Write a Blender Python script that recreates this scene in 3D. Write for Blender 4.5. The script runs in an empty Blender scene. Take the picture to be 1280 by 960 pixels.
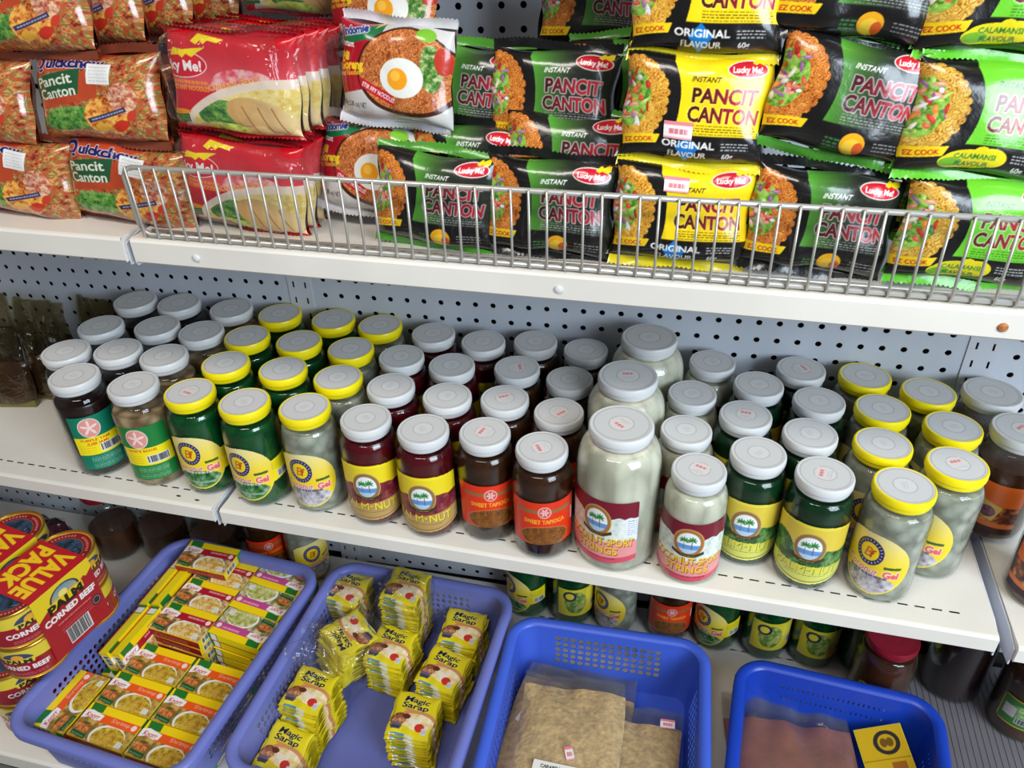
import bpy, bmesh, math, random
import numpy as np
from mathutils import Matrix, Vector, Euler

random.seed(7)
RNG = np.random.default_rng(11)
PI = math.pi
C = bpy.context.scene.collection
SC = bpy.context.scene

# ------------------------------------------------------------------ heights of the fixture (floor is z = 0)
P = 0.025                      # pitch of the peg holes; one section of shelving is 36 pitches wide
SEC = 36 * P
LOW = 0.10                     # bottom deck
def midz(x): return 0.4757 - 0.0071 * x      # the middle shelves hang slightly low on the right
def upz(x): return 0.8442 - 0.001 * x
MID_D, UP_D, LOW_D = 0.297, 0.307, 0.470

# ------------------------------------------------------------------ object helpers
def mesh_from(name, verts, faces, smooth=True):
    me = bpy.data.meshes.new(name)
    me.from_pydata([tuple(v) for v in verts], [], [tuple(f) for f in faces])
    if smooth:
        me.polygons.foreach_set('use_smooth', [True] * len(me.polygons))
    me.update()
    return me

def bm_mesh(name, bm, smooth=False, angle=None):
    bmesh.ops.recalc_face_normals(bm, faces=bm.faces)
    me = bpy.data.meshes.new(name)
    bm.to_mesh(me); bm.free()
    if smooth:
        me.polygons.foreach_set('use_smooth', [True] * len(me.polygons))
    if angle:
        try: me.set_sharp_from_angle(angle=angle)
        except Exception: pass
    return me

def obj(name, me, mat=None, parent=None, loc=None, rot=None, label=None):
    o = bpy.data.objects.new(name, me)
    C.objects.link(o)
    if mat is not None and len(me.materials) == 0:
        me.materials.append(mat)
    if parent is not None: o.parent = parent
    if loc is not None: o.location = loc
    if rot is not None: o.rotation_euler = rot
    if label: o['label'] = label
    return o

LABELS = {}
def describe(o, label, cat, group=None, kind=None):
    n = len(label.split())
    assert 4 <= n <= 16, (n, label)
    o['label'] = label; o['category'] = cat
    if group: o['group'] = group
    if kind: o['kind'] = kind
    LABELS.setdefault(label, []).append(o.name)
    return o

def thing(name, label, cat, loc=(0, 0, 0), rot=(0, 0, 0), group=None):
    o = bpy.data.objects.new(name, None)
    o.empty_display_size = 0.02
    C.objects.link(o)
    o.location = loc; o.rotation_euler = rot
    return describe(o, label, cat, group)

def dup(root, loc, rot, label, group=None, cat=None):
    def rec(o, parent):
        c = o.copy(); C.objects.link(c)
        if parent is not None: c.parent = parent
        for ch in o.children: rec(ch, c)
        return c
    r = rec(root, None)
    r.location = loc; r.rotation_euler = rot
    return describe(r, label, cat or root['category'], group or root.get('group'))

# ------------------------------------------------------------------ shapes
def lathe(profile, seg=40, close_bottom=True, close_top=True):
    """profile: list of (radius, z) from bottom to top"""
    vs, fs = [], []
    n = len(profile)
    for (r, z) in profile:
        for k in range(seg):
            a = 2 * PI * k / seg
            vs.append((r * math.sin(a), -r * math.cos(a), z))
    for i in range(n - 1):
        for k in range(seg):
            k2 = (k + 1) % seg
            fs.append((i * seg + k, i * seg + k2, (i + 1) * seg + k2, (i + 1) * seg + k))
    if close_bottom: fs.append(tuple(range(seg - 1, -1, -1)))
    if close_top: fs.append(tuple((n - 1) * seg + k for k in range(seg)))
    return vs, fs

def lathe_mesh(name, profile, seg=40, close_bottom=True, close_top=True, angle=0.7):
    me = mesh_from(name, *lathe(profile, seg, close_bottom, close_top))
    try: me.set_sharp_from_angle(angle=angle)
    except Exception: pass
    return me

def add_box(bm, x0, x1, y0, y1, z0, z1, bevel=0.0):
    r = bmesh.ops.create_cube(bm, size=1.0)
    vs = r['verts']
    for v in vs:
        v.co = Vector(((x0 + x1) / 2 + v.co.x * (x1 - x0), (y0 + y1) / 2 + v.co.y * (y1 - y0), (z0 + z1) / 2 + v.co.z * (z1 - z0)))
    if bevel:
        es = list({e for v in vs for e in v.link_edges})
        bmesh.ops.bevel(bm, geom=es, offset=bevel, segments=2, affect='EDGES', profile=0.6)

def box_mesh(name, x0, x1, y0, y1, z0, z1, bevel=0.0):
    bm = bmesh.new(); add_box(bm, x0, x1, y0, y1, z0, z1, bevel)
    return bm_mesh(name, bm, smooth=False)

def tube_mesh(name, pts, r, seg=8, closed=False):
    pts = [Vector(p) for p in pts]
    vs, fs = [], []
    n = len(pts)
    up = Vector((0, 0, 1))
    prev = None
    for i, p in enumerate(pts):
        if closed: t = (pts[(i + 1) % n] - pts[i - 1])
        else: t = pts[min(i + 1, n - 1)] - pts[max(i - 1, 0)]
        t.normalize()
        if prev is None:
            a = t.cross(up if abs(t.z) < 0.9 else Vector((1, 0, 0))).normalized()
        else:
            a = (prev - t * prev.dot(t)).normalized()
        prev = a
        b = t.cross(a)
        for k in range(seg):
            w = 2 * PI * k / seg
            vs.append(p + r * (math.cos(w) * a + math.sin(w) * b))
    m = n if closed else n - 1
    for i in range(m):
        j = (i + 1) % n
        for k in range(seg):
            k2 = (k + 1) % seg
            fs.append((i * seg + k, i * seg + k2, j * seg + k2, j * seg + k))
    if not closed:
        fs.append(tuple(range(seg))[::-1]); fs.append(tuple((n - 1) * seg + k for k in range(seg)))
    return mesh_from(name, vs, fs)

# ------------------------------------------------------------------ materials
def new_mat(name):
    m = bpy.data.materials.new(name); m.use_nodes = True
    nt = m.node_tree
    return m, nt, nt.nodes['Principled BSDF']

def lin(c):
    c = np.asarray(c, float) / 255.0
    return np.where(c <= 0.04045, c / 12.92, ((c + 0.055) / 1.055) ** 2.4)

def col4(c): return tuple(lin(c)) + (1.0,)

def add_bump(nt, b, scale, strength, dist=0.001, detail=2.0, kind='NOISE', rough=0.5):
    tc = nt.nodes.new('ShaderNodeTexCoord')
    if kind == 'NOISE':
        t = nt.nodes.new('ShaderNodeTexNoise'); t.inputs['Detail'].default_value = detail
        t.inputs['Roughness'].default_value = rough
        out = t.outputs['Fac']
    else:
        t = nt.nodes.new('ShaderNodeTexVoronoi'); out = t.outputs['Distance']
    t.inputs['Scale'].default_value = scale
    nt.links.new(tc.outputs['Object'], t.inputs['Vector'])
    bu = nt.nodes.new('ShaderNodeBump')
    bu.inputs['Strength'].default_value = strength; bu.inputs['Distance'].default_value = dist
    nt.links.new(out, bu.inputs['Height'])
    nt.links.new(bu.outputs['Normal'], b.inputs['Normal'])
    return t

def plain(name, c, rough=0.5, metal=0.0, coat=0.0, var=0.0, vscale=30, bump=None, spec=0.5):
    m, nt, b = new_mat(name)
    b.inputs['Base Color'].default_value = col4(c)
    b.inputs['Roughness'].default_value = rough
    b.inputs['Metallic'].default_value = metal
    b.inputs['Coat Weight'].default_value = coat
    b.inputs['Coat Roughness'].default_value = 0.05
    b.inputs['Specular IOR Level'].default_value = spec
    if var:
        tc = nt.nodes.new('ShaderNodeTexCoord')
        t = nt.nodes.new('ShaderNodeTexNoise'); t.inputs['Scale'].default_value = vscale; t.inputs['Detail'].default_value = 4
        nt.links.new(tc.outputs['Object'], t.inputs['Vector'])
        r = nt.nodes.new('ShaderNodeValToRGB')
        base = np.asarray(c, float)
        r.color_ramp.elements[0].position = 0.3; r.color_ramp.elements[1].position = 0.7
        r.color_ramp.elements[0].color = col4(np.clip(base * (1 - var), 0, 255))
        r.color_ramp.elements[1].color = col4(np.clip(base * (1 + var * 0.6), 0, 255))
        nt.links.new(t.outputs['Fac'], r.inputs['Fac'])
        nt.links.new(r.outputs['Color'], b.inputs['Base Color'])
    if bump: add_bump(nt, b, *bump)
    return m

def printed(name, rough, coat=0.0, bump=None, spec=0.5):
    m, nt, b = new_mat(name)
    a = nt.nodes.new('ShaderNodeVertexColor'); a.layer_name = 'Print'
    nt.links.new(a.outputs['Color'], b.inputs['Base Color'])
    b.inputs['Roughness'].default_value = rough
    b.inputs['Coat Weight'].default_value = coat
    b.inputs['Coat Roughness'].default_value = 0.08
    b.inputs['Specular IOR Level'].default_value = spec
    if bump: add_bump(nt, b, *bump)
    return m

def chunks(name, cols, scale, rough=0.25, sss=0.0, stretch=(1, 1, 1), coat=0.0):
    """pieces of food in syrup: voronoi cells coloured through a ramp"""
    m, nt, b = new_mat(name)
    tc = nt.nodes.new('ShaderNodeTexCoord')
    mp = nt.nodes.new('ShaderNodeMapping'); mp.inputs['Scale'].default_value = stretch
    nt.links.new(tc.outputs['Object'], mp.inputs['Vector'])
    n = nt.nodes.new('ShaderNodeTexNoise'); n.inputs['Scale'].default_value = scale * 0.6; n.inputs['Detail'].default_value = 3
    nt.links.new(mp.outputs['Vector'], n.inputs['Vector'])
    v = nt.nodes.new('ShaderNodeTexVoronoi'); v.inputs['Scale'].default_value = scale
    nt.links.new(mp.outputs['Vector'], v.inputs['Vector'])
    mx = nt.nodes.new('ShaderNodeMath'); mx.operation = 'MULTIPLY_ADD'
    nt.links.new(v.outputs['Distance'], mx.inputs[0]); mx.inputs[1].default_value = 0.6
    nt.links.new(n.outputs['Fac'], mx.inputs[2])
    r = nt.nodes.new('ShaderNodeValToRGB')
    e = r.color_ramp.elements
    e[0].position = 0.35; e[0].color = col4(cols[0]); e[1].position = 1.0; e[1].color = col4(cols[-1])
    for i, c in enumerate(cols[1:-1]):
        k = e.new(0.35 + 0.65 * (i + 1) / (len(cols) - 1)); k.color = col4(c)
    nt.links.new(mx.outputs[0], r.inputs['Fac'])
    nt.links.new(r.outputs['Color'], b.inputs['Base Color'])
    b.inputs['Roughness'].default_value = rough
    b.inputs['Coat Weight'].default_value = coat
    if sss:
        b.inputs['Subsurface Weight'].default_value = sss
        b.inputs['Subsurface Radius'].default_value = (0.01, 0.01, 0.008)
        b.inputs['Subsurface Scale'].default_value = 0.5
    bu = nt.nodes.new('ShaderNodeBump'); bu.inputs['Strength'].default_value = 0.35; bu.inputs['Distance'].default_value = 0.002
    nt.links.new(v.outputs['Distance'], bu.inputs['Height']); nt.links.new(bu.outputs['Normal'], b.inputs['Normal'])
    return m

def clear(name, tint=(255, 255, 255), rough=0.05, ior=1.45, gain=1.0, bump=None, milk=0.0, mcol=(230, 230, 230)):
    """thin clear glass or film: what lies behind stays visible, the surface mirrors by its angle"""
    m, nt, b = new_mat(name)
    out = nt.nodes['Material Output']
    nt.nodes.remove(b)
    tr = nt.nodes.new('ShaderNodeBsdfTransparent'); tr.inputs['Color'].default_value = col4(tint)
    gl = nt.nodes.new('ShaderNodeBsdfGlossy'); gl.inputs['Roughness'].default_value = rough
    fr = nt.nodes.new('ShaderNodeLayerWeight'); fr.inputs['Blend'].default_value = 0.5
    pw_ = nt.nodes.new('ShaderNodeMath'); pw_.operation = 'POWER'; pw_.inputs[1].default_value = 4.0
    nt.links.new(fr.outputs['Facing'], pw_.inputs[0])
    f0 = ((ior - 1) / (ior + 1)) ** 2 * gain
    ml = nt.nodes.new('ShaderNodeMath'); ml.operation = 'MULTIPLY_ADD'; ml.use_clamp = True
    ml.inputs[1].default_value = 0.75; ml.inputs[2].default_value = f0
    nt.links.new(pw_.outputs[0], ml.inputs[0])
    mix = nt.nodes.new('ShaderNodeMixShader')
    nt.links.new(ml.outputs[0], mix.inputs['Fac'])
    body = tr
    if milk:
        df = nt.nodes.new('ShaderNodeBsdfDiffuse'); df.inputs['Color'].default_value = col4(mcol)
        mm = nt.nodes.new('ShaderNodeMixShader'); mm.inputs['Fac'].default_value = milk
        nt.links.new(tr.outputs[0], mm.inputs[1]); nt.links.new(df.outputs[0], mm.inputs[2])
        body = mm
    nt.links.new(body.outputs[0], mix.inputs[1]); nt.links.new(gl.outputs[0], mix.inputs[2])
    nt.links.new(mix.outputs[0], out.inputs['Surface'])
    if bump:
        tc = nt.nodes.new('ShaderNodeTexCoord')
        t = nt.nodes.new('ShaderNodeTexNoise'); t.inputs['Scale'].default_value = bump[0]; t.inputs['Detail'].default_value = 3
        t.inputs['Distortion'].default_value = 0.8
        nt.links.new(tc.outputs['Object'], t.inputs['Vector'])
        bu = nt.nodes.new('ShaderNodeBump'); bu.inputs['Strength'].default_value = bump[1]; bu.inputs['Distance'].default_value = bump[2]
        nt.links.new(t.outputs['Fac'], bu.inputs['Height'])
        nt.links.new(bu.outputs['Normal'], gl.inputs['Normal']); nt.links.new(bu.outputs['Normal'], fr.inputs['Normal'])
    return m

M = {}
M['paper'] = printed('label_paper', 0.38, coat=0.15)
M['foil'] = printed('printed_film', 0.24, coat=0.35, bump=(70, 0.35, 0.0025, 3.0))
M['soft_film'] = printed('clear_printed_film', 0.2, coat=0.6, bump=(60, 0.5, 0.003, 3.0))
M['carton'] = printed('printed_carton', 0.42, coat=0.1)
M['tin_print'] = printed('printed_tin', 0.3, coat=0.3)
M['lid_print'] = printed('lid_top_print', 0.4)
M['shelf'] = plain('cream_enamel', (228, 222, 211), 0.42, var=0.03, vscale=9)
M['panel'] = plain('white_panel_enamel', (206, 212, 222), 0.45, var=0.03, vscale=6)
M['upright'] = plain('upright_enamel', (212, 216, 224), 0.4)
M['dark'] = plain('dark_board', (26, 24, 23), 0.8)
M['wire'] = plain('zinc_wire', (186, 182, 174), 0.34, metal=0.45)
M['steel'] = plain('bright_steel', (205, 210, 215), 0.25, metal=0.9)
M['glass'] = clear('jar_glass', (246, 250, 248), 0.03, 1.5, 1.0, bump=(25, 0.12, 0.002))
M['film'] = clear('clear_film', (250, 250, 248), 0.07, 1.45, 1.3, bump=(38, 1.0, 0.008), milk=0.015)
M['zip_film'] = clear('zip_bag_film', (232, 230, 226), 0.12, 1.45, 1.2, bump=(34, 0.8, 0.005), milk=0.05)
M['white_lid'] = plain('white_lid_plastic', (214, 214, 213), 0.38)
M['yellow_lid'] = plain('yellow_lid_plastic', (246, 226, 20), 0.35)
M['red_lid'] = plain('red_lid', (150, 20, 40), 0.35)
M['gold'] = plain('gold_lacquer', (205, 160, 60), 0.3, metal=0.8)
M['alu'] = plain('can_end_metal', (70, 78, 92), 0.3, metal=0.7)
M['basket_a'] = plain('lilac_blue_plastic', (112, 120, 190), 0.4)
M['basket_c'] = plain('blue_plastic', (66, 98, 206), 0.38)
M['basket_d'] = plain('deep_blue_plastic', (22, 62, 172), 0.36)
M['jam'] = plain('dark_jam', (34, 12, 14), 0.3, coat=0.3, var=0.3, vscale=40)
M['beans'] = chunks('white_beans', [(196, 172, 138), (176, 148, 112), (112, 84, 58)], 75, 0.3, stretch=(1, 1, 0.7))
M['green_gel'] = plain('green_gel', (6, 74, 34), 0.22, coat=0.4, var=0.35, vscale=45)
M['dark_green'] = plain('dark_green_nuts', (8, 46, 22), 0.22, coat=0.4, var=0.4, vscale=50)
M['clear_gel'] = chunks('clear_gel_cubes', [(206, 206, 192), (176, 176, 162), (128, 128, 114)], 60, 0.25)
M['white_strings'] = chunks('white_strings', [(238, 232, 212), (216, 209, 188), (172, 166, 148)], 42, 0.28, stretch=(1.4, 1.4, 0.5))
M['palm_red'] = plain('red_palm_nuts', (84, 8, 18), 0.22, coat=0.4, var=0.45, vscale=38)
M['tapioca'] = plain('brown_tapioca', (52, 26, 10), 0.22, coat=0.4, var=0.5, vscale=55)
M['brown_sauce'] = plain('brown_sauce', (74, 40, 22), 0.3, coat=0.3, var=0.3, vscale=30)
M['flour'] = plain('tan_meal', (232, 198, 140), 0.8, var=0.16, vscale=110, bump=(170, 0.7, 0.003, 3.0))
M['cocoa'] = plain('red_brown_powder', (158, 92, 70), 0.75, var=0.13, vscale=26, bump=(120, 0.3, 0.002, 3.0))
M['leaves'] = plain('brown_bag_film', (84, 46, 36), 0.25, coat=0.4, var=0.3, vscale=30, bump=(60, 0.5, 0.004, 3.0))
M['hem'] = plain('olive_hem', (120, 110, 56), 0.4)
M['olive_film'] = clear('olive_film', (214, 206, 178), 0.10, 1.45, 1.4, bump=(45, 1.0, 0.007), milk=0.13, mcol=(84, 78, 50))
M['yellow_rib'] = plain('yellow_film', (226, 206, 30), 0.3, coat=0.3)
M['black_film'] = plain('black_film', (22, 22, 22), 0.26, coat=0.4, bump=(70, 0.4, 0.003, 3.0))
M['green_film'] = plain('green_film', (70, 140, 40), 0.28, coat=0.3, bump=(70, 0.4, 0.003, 3.0))
M['lime_film'] = plain('lime_film', (96, 190, 40), 0.28, coat=0.3, bump=(70, 0.4, 0.003, 3.0))
M['red_film'] = plain('red_film', (176, 20, 34), 0.26, coat=0.4, bump=(60, 0.5, 0.003, 3.0))
M['white_film'] = plain('white_film', (215, 212, 214), 0.26, coat=0.4, bump=(60, 0.5, 0.003, 3.0))
M['brown_film'] = plain('brown_clear_film', (120, 58, 40), 0.22, coat=0.5, bump=(60, 0.5, 0.003, 3.0))
M['purple_foil'] = plain('purple_foil', (86, 22, 50), 0.2, metal=0.4, bump=(40, 0.8, 0.006, 3.0))
M['ribbed'] = plain('ribbed_grey_deck_shaded', (108, 104, 108), 0.5, var=0.05, vscale=8)  # grey of the ribbed deck, darkened further to put in the shelf's shade
M['floor'] = plain('grey_floor_tile', (120, 116, 110), 0.5, var=0.08, vscale=3)
M['wall'] = plain('cream_wall', (205, 200, 190), 0.8)

# ------------------------------------------------------------------ printed artwork, painted flat in millimetres
_TXT = {}
def glyphs(s, bold=0.0, shear=0.0):
    key = (s, bold, shear)
    if key in _TXT: return _TXT[key]
    cu = bpy.data.curves.new('lettering', 'FONT')
    cu.body = s; cu.offset = bold; cu.shear = shear; cu.resolution_u = 3
    o = bpy.data.objects.new('lettering', cu); C.objects.link(o)
    bpy.context.view_layer.update()
    ev = o.evaluated_get(bpy.context.evaluated_depsgraph_get())
    me = ev.to_mesh(); me.calc_loop_triangles()
    v = np.empty(len(me.vertices) * 3); me.vertices.foreach_get('co', v); v = v.reshape(-1, 3)[:, :2]
    t = np.empty(len(me.loop_triangles) * 3, dtype=np.int32); me.loop_triangles.foreach_get('vertices', t)
    tri = v[t.reshape(-1, 3)]
    ev.to_mesh_clear()
    bpy.data.objects.remove(o); bpy.data.curves.remove(cu)
    _TXT[key] = tri
    return tri

def vnoise(h, w, cell, rng):
    gh, gw = int(h / cell) + 3, int(w / cell) + 3
    g = rng.random((gh, gw))
    y = np.arange(h) / cell; x = np.arange(w) / cell
    yi = y.astype(int); xi = x.astype(int)
    fy = (y - yi)[:, None]; fx = (x - xi)[None, :]
    fy = fy * fy * (3 - 2 * fy); fx = fx * fx * (3 - 2 * fx)
    a = g[yi][:, xi]; b = g[yi][:, xi + 1]; c = g[yi + 1][:, xi]; d = g[yi + 1][:, xi + 1]
    return (a * (1 - fx) + b * fx) * (1 - fy) + (c * (1 - fx) + d * fx) * fy

class Art:
    def __init__(s, w, h, bg, res=1.6, seed=1):
        s.w, s.h, s.res = w, h, res
        s.k = res * 2
        s.H, s.W = int(round(h * s.k)), int(round(w * s.k))
        s.a = np.empty((s.H, s.W, 3)); s.a[:] = bg
        s.m = np.ones((s.H, s.W), bool)
        s.Y, s.X = np.mgrid[0:s.H, 0:s.W]
        s.X = (s.X + 0.5) / s.k; s.Y = (s.Y + 0.5) / s.k
        s.rng = np.random.default_rng(seed)
    def put(s, mask, c, alpha=1.0):
        if np.ndim(c) == 1: s.a[mask] = s.a[mask] * (1 - alpha) + np.asarray(c, float) * alpha
        else: s.a[mask] = s.a[mask] * (1 - alpha) + c[mask] * alpha
        return s
    def rmask(s, x0, y0, x1, y1): return (s.X >= x0) & (s.X < x1) & (s.Y >= y0) & (s.Y < y1)
    def emask(s, cx, cy, rx, ry, rot=0.0):
        c, q = math.cos(rot), math.sin(rot)
        dx, dy = s.X - cx, s.Y - cy
        return ((dx * c + dy * q) / rx) ** 2 + ((-dx * q + dy * c) / ry) ** 2 <= 1
    def pmask(s, pts):
        m = np.zeros((s.H, s.W), bool)
        n = len(pts)
        for i in range(n):
            (xa, ya), (xb, yb) = pts[i], pts[(i + 1) % n]
            if ya == yb: continue
            c = ((ya > s.Y) != (yb > s.Y)) & (s.X < (xb - xa) * (s.Y - ya) / (yb - ya) + xa)
            m ^= c
        return m
    def rmask_rot(s, cx, cy, w, h, rot):
        c, q = math.cos(rot), math.sin(rot)
        dx, dy = s.X - cx, s.Y - cy
        return (abs(dx * c + dy * q) <= w / 2) & (abs(-dx * q + dy * c) <= h / 2)
    def rect(s, x0, y0, x1, y1, c, a=1.0): return s.put(s.rmask(x0, y0, x1, y1), c, a)
    def ell(s, cx, cy, rx, ry, c, rot=0.0, a=1.0): return s.put(s.emask(cx, cy, rx, ry, rot), c, a)
    def poly(s, pts, c, a=1.0): return s.put(s.pmask(pts), c, a)
    def ring(s, cx, cy, r0, r1, c, asp=1.0):
        return s.put(s.emask(cx, cy, r1, r1 * asp) & ~s.emask(cx, cy, r0, r0 * asp), c)
    def tmask(s, t, cx, cy, h, w=None, bold=0.02, shear=0.0, rot=0.0):
        tri = glyphs(t, bold, shear)
        m = np.zeros((s.H, s.W), bool)
        if len(tri) == 0: return m
        lo = tri.reshape(-1, 2).min(0); hi = tri.reshape(-1, 2).max(0)
        sy = h / 0.72
        sx = sy if w is None else w / max(hi[0] - lo[0], 1e-6)
        q = (tri - np.array([(lo[0] + hi[0]) / 2, 0.36])) * np.array([sx, sy])
        c, d = math.cos(rot), math.sin(rot)
        q = np.stack([q[..., 0] * c - q[..., 1] * d + cx, q[..., 0] * d + q[..., 1] * c + cy], -1) * s.k
        for (a, b, e) in q:
            x0 = max(int(min(a[0], b[0], e[0])) - 1, 0); x1 = min(int(max(a[0], b[0], e[0])) + 2, s.W)
            y0 = max(int(min(a[1], b[1], e[1])) - 1, 0); y1 = min(int(max(a[1], b[1], e[1])) + 2, s.H)
            if x0 >= x1 or y0 >= y1: continue
            px = np.arange(x0, x1)[None, :] + 0.5; py = np.arange(y0, y1)[:, None] + 0.5
            d1 = (px - b[0]) * (a[1] - b[1]) - (a[0] - b[0]) * (py - b[1])
            d2 = (px - e[0]) * (b[1] - e[1]) - (b[0] - e[0]) * (py - e[1])
            d3 = (px - a[0]) * (e[1] - a[1]) - (e[0] - a[0]) * (py - a[1])
            m[y0:y1, x0:x1] |= ~(((d1 < 0) | (d2 < 0) | (d3 < 0)) & ((d1 > 0) | (d2 > 0) | (d3 > 0)))
        return m
    def grow(s, m, r):
        n = int(round(r * s.k)); o = m.copy()
        for dy in range(-n, n + 1):
            for dx in range(-n, n + 1):
                if dx * dx + dy * dy <= n * n + 0.5 and (dx or dy):
                    sh = np.zeros_like(m)
                    ys, yd = (max(0, -dy), max(0, dy)); xs, xd = (max(0, -dx), max(0, dx))
                    hh, ww = s.H - abs(dy), s.W - abs(dx)
                    sh[yd:yd + hh, xd:xd + ww] = m[ys:ys + hh, xs:xs + ww]
                    o |= sh
        return o
    def text(s, t, cx, cy, h, c, w=None, bold=0.02, shear=0.0, rot=0.0, edge=None, ew=0.6):
        m = s.tmask(t, cx, cy, h, w, bold, shear, rot)
        if edge is not None: s.put(s.grow(m, ew), edge)
        return s.put(m, c)
    def lines(s, x0, x1, y, n, dy, c, th=0.7, a=0.8, rot=0.0):
        """rows of print too small to read"""
        for i in range(n):
            yy = y - i * dy; x = x0
            while x < x1:
                w = s.rng.uniform(1.2, 4.5); e = min(x + w, x1)
                cx, cy = (x + e) / 2 - x0, yy - y
                c_, q_ = math.cos(rot), math.sin(rot)
                s.put(s.rmask_rot(x0 + cx * c_ - cy * q_, y + cx * q_ + cy * c_, e - x, th, rot), c, a)
                x += w + s.rng.uniform(0.6, 1.2)
        return s
    def barcode(s, x0, y0, x1, y1, bg=(240, 240, 240)):
        s.rect(x0, y0, x1, y1, bg)
        x = x0 + 1
        while x < x1 - 1:
            w = s.rng.choice([0.4, 0.8, 1.2]); s.rect(x, y0 + 1.2, min(x + w, x1 - 1), y1 - 0.8, (30, 30, 40)); x += w + s.rng.choice([0.4, 0.7])
        return s
    def noodles(s, mask, cols, cell=4.0, freq=2.2):
        n1 = vnoise(s.H, s.W, cell * s.k, s.rng); n2 = vnoise(s.H, s.W, cell * 0.6 * s.k, s.rng); n3 = vnoise(s.H, s.W, cell * 2 * s.k, s.rng)
        v = np.sin((n1 * 9 + s.X * 0.35 + n2 * 3) * freq) * 0.5 + 0.5
        v = np.clip(v * 0.75 + n3 * 0.35 - 0.05, 0, 1)
        return s.mix(mask, v, cols)
    def mottle(s, mask, cols, cell=3.0):
        v = 0.6 * vnoise(s.H, s.W, cell * s.k, s.rng) + 0.4 * vnoise(s.H, s.W, cell * 0.4 * s.k, s.rng)
        return s.mix(mask, np.clip((v - 0.2) / 0.6, 0, 1), cols)
    def mix(s, mask, v, cols):
        cols = np.asarray(cols, float); n = len(cols) - 1
        i = np.clip((v * n).astype(int), 0, n - 1); f = (v * n - i)[..., None]
        img = cols[i] * (1 - f) + cols[i + 1] * f
        return s.put(mask, img)
    def grad(s, mask, x0, x1, c0, c1, axis=0):
        t = np.clip(((s.X if axis == 0 else s.Y) - x0) / (x1 - x0), 0, 1)[..., None]
        return s.put(mask, np.asarray(c0, float) * (1 - t) + np.asarray(c1, float) * t)
    def cut(s, mask): s.m &= mask; return s
    def sample(s):
        """colours (linear) and shape on a grid of points, one point per 1/res mm"""
        nu, nv = s.W // 2, s.H // 2
        a = s.a[:nv * 2, :nu * 2].reshape(nv, 2, nu, 2, 3).mean((1, 3))
        m = s.m[:nv * 2, :nu * 2].reshape(nv, 2, nu, 2).mean((1, 3)) >= 0.5
        return lin(np.clip(a, 0, 255)), m

def sheet(name, art, fn, back=None, flip=False):
    """a fine grid carrying the artwork, laid on a surface: fn(u, v) with u, v in 0..1 gives points"""
    colr, m = art.sample()
    nv, nu = m.shape
    V, U = np.mgrid[0:nv, 0:nu]
    pts = np.asarray(fn((U + 0.5) / nu, (V + 0.5) / nv)).reshape(-1, 3)
    idx = np.arange(nv * nu).reshape(nv, nu)
    q = np.stack([idx[:-1, :-1], idx[:-1, 1:], idx[1:, 1:], idx[1:, :-1]], -1)
    if flip: q = q[..., ::-1]
    keep = m[:-1, :-1] & m[:-1, 1:] & m[1:, 1:] & m[1:, :-1]
    q = q[keep]
    c = colr.reshape(-1, 3)
    if not keep.all():
        used = np.unique(q); remap = np.full(nv * nu, -1); remap[used] = np.arange(len(used))
        q = remap[q]; pts = pts[used]; c = c[used]
    return grid_mesh(name, pts, q, c)

def grid_mesh(name, pts, q, c, extra_faces=()):
    me = bpy.data.meshes.new(name)
    me.vertices.add(len(pts)); me.vertices.foreach_set('co', np.asarray(pts, dtype=np.float32).ravel())
    nq = len(q)
    me.loops.add(nq * 4); me.polygons.add(nq)
    me.loops.foreach_set('vertex_index', np.asarray(q, dtype=np.int32).ravel())
    me.polygons.foreach_set('loop_start', np.arange(nq, dtype=np.int32) * 4)
    me.polygons.foreach_set('use_smooth', np.ones(nq, bool))
    me.update(calc_edges=True); me.validate()
    at = me.color_attributes.new('Print', 'FLOAT_COLOR', 'POINT')
    rgba = np.ones((len(pts), 4), dtype=np.float32); rgba[:, :3] = c
    at.data.foreach_set('color', rgba.ravel())
    return me

def wrap(name, art, r, z0, sy=1.0):
    """label wrapped on a jar of radius r, centred on -Y, bottom edge at z0"""
    w, h = art.w / 1000, art.h / 1000 * sy
    def fn(u, v):
        a = (u - 0.5) * w / r
        return np.stack([r * np.sin(a), -r * np.cos(a), z0 + v * h], -1)
    return sheet(name, art, fn)

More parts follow.
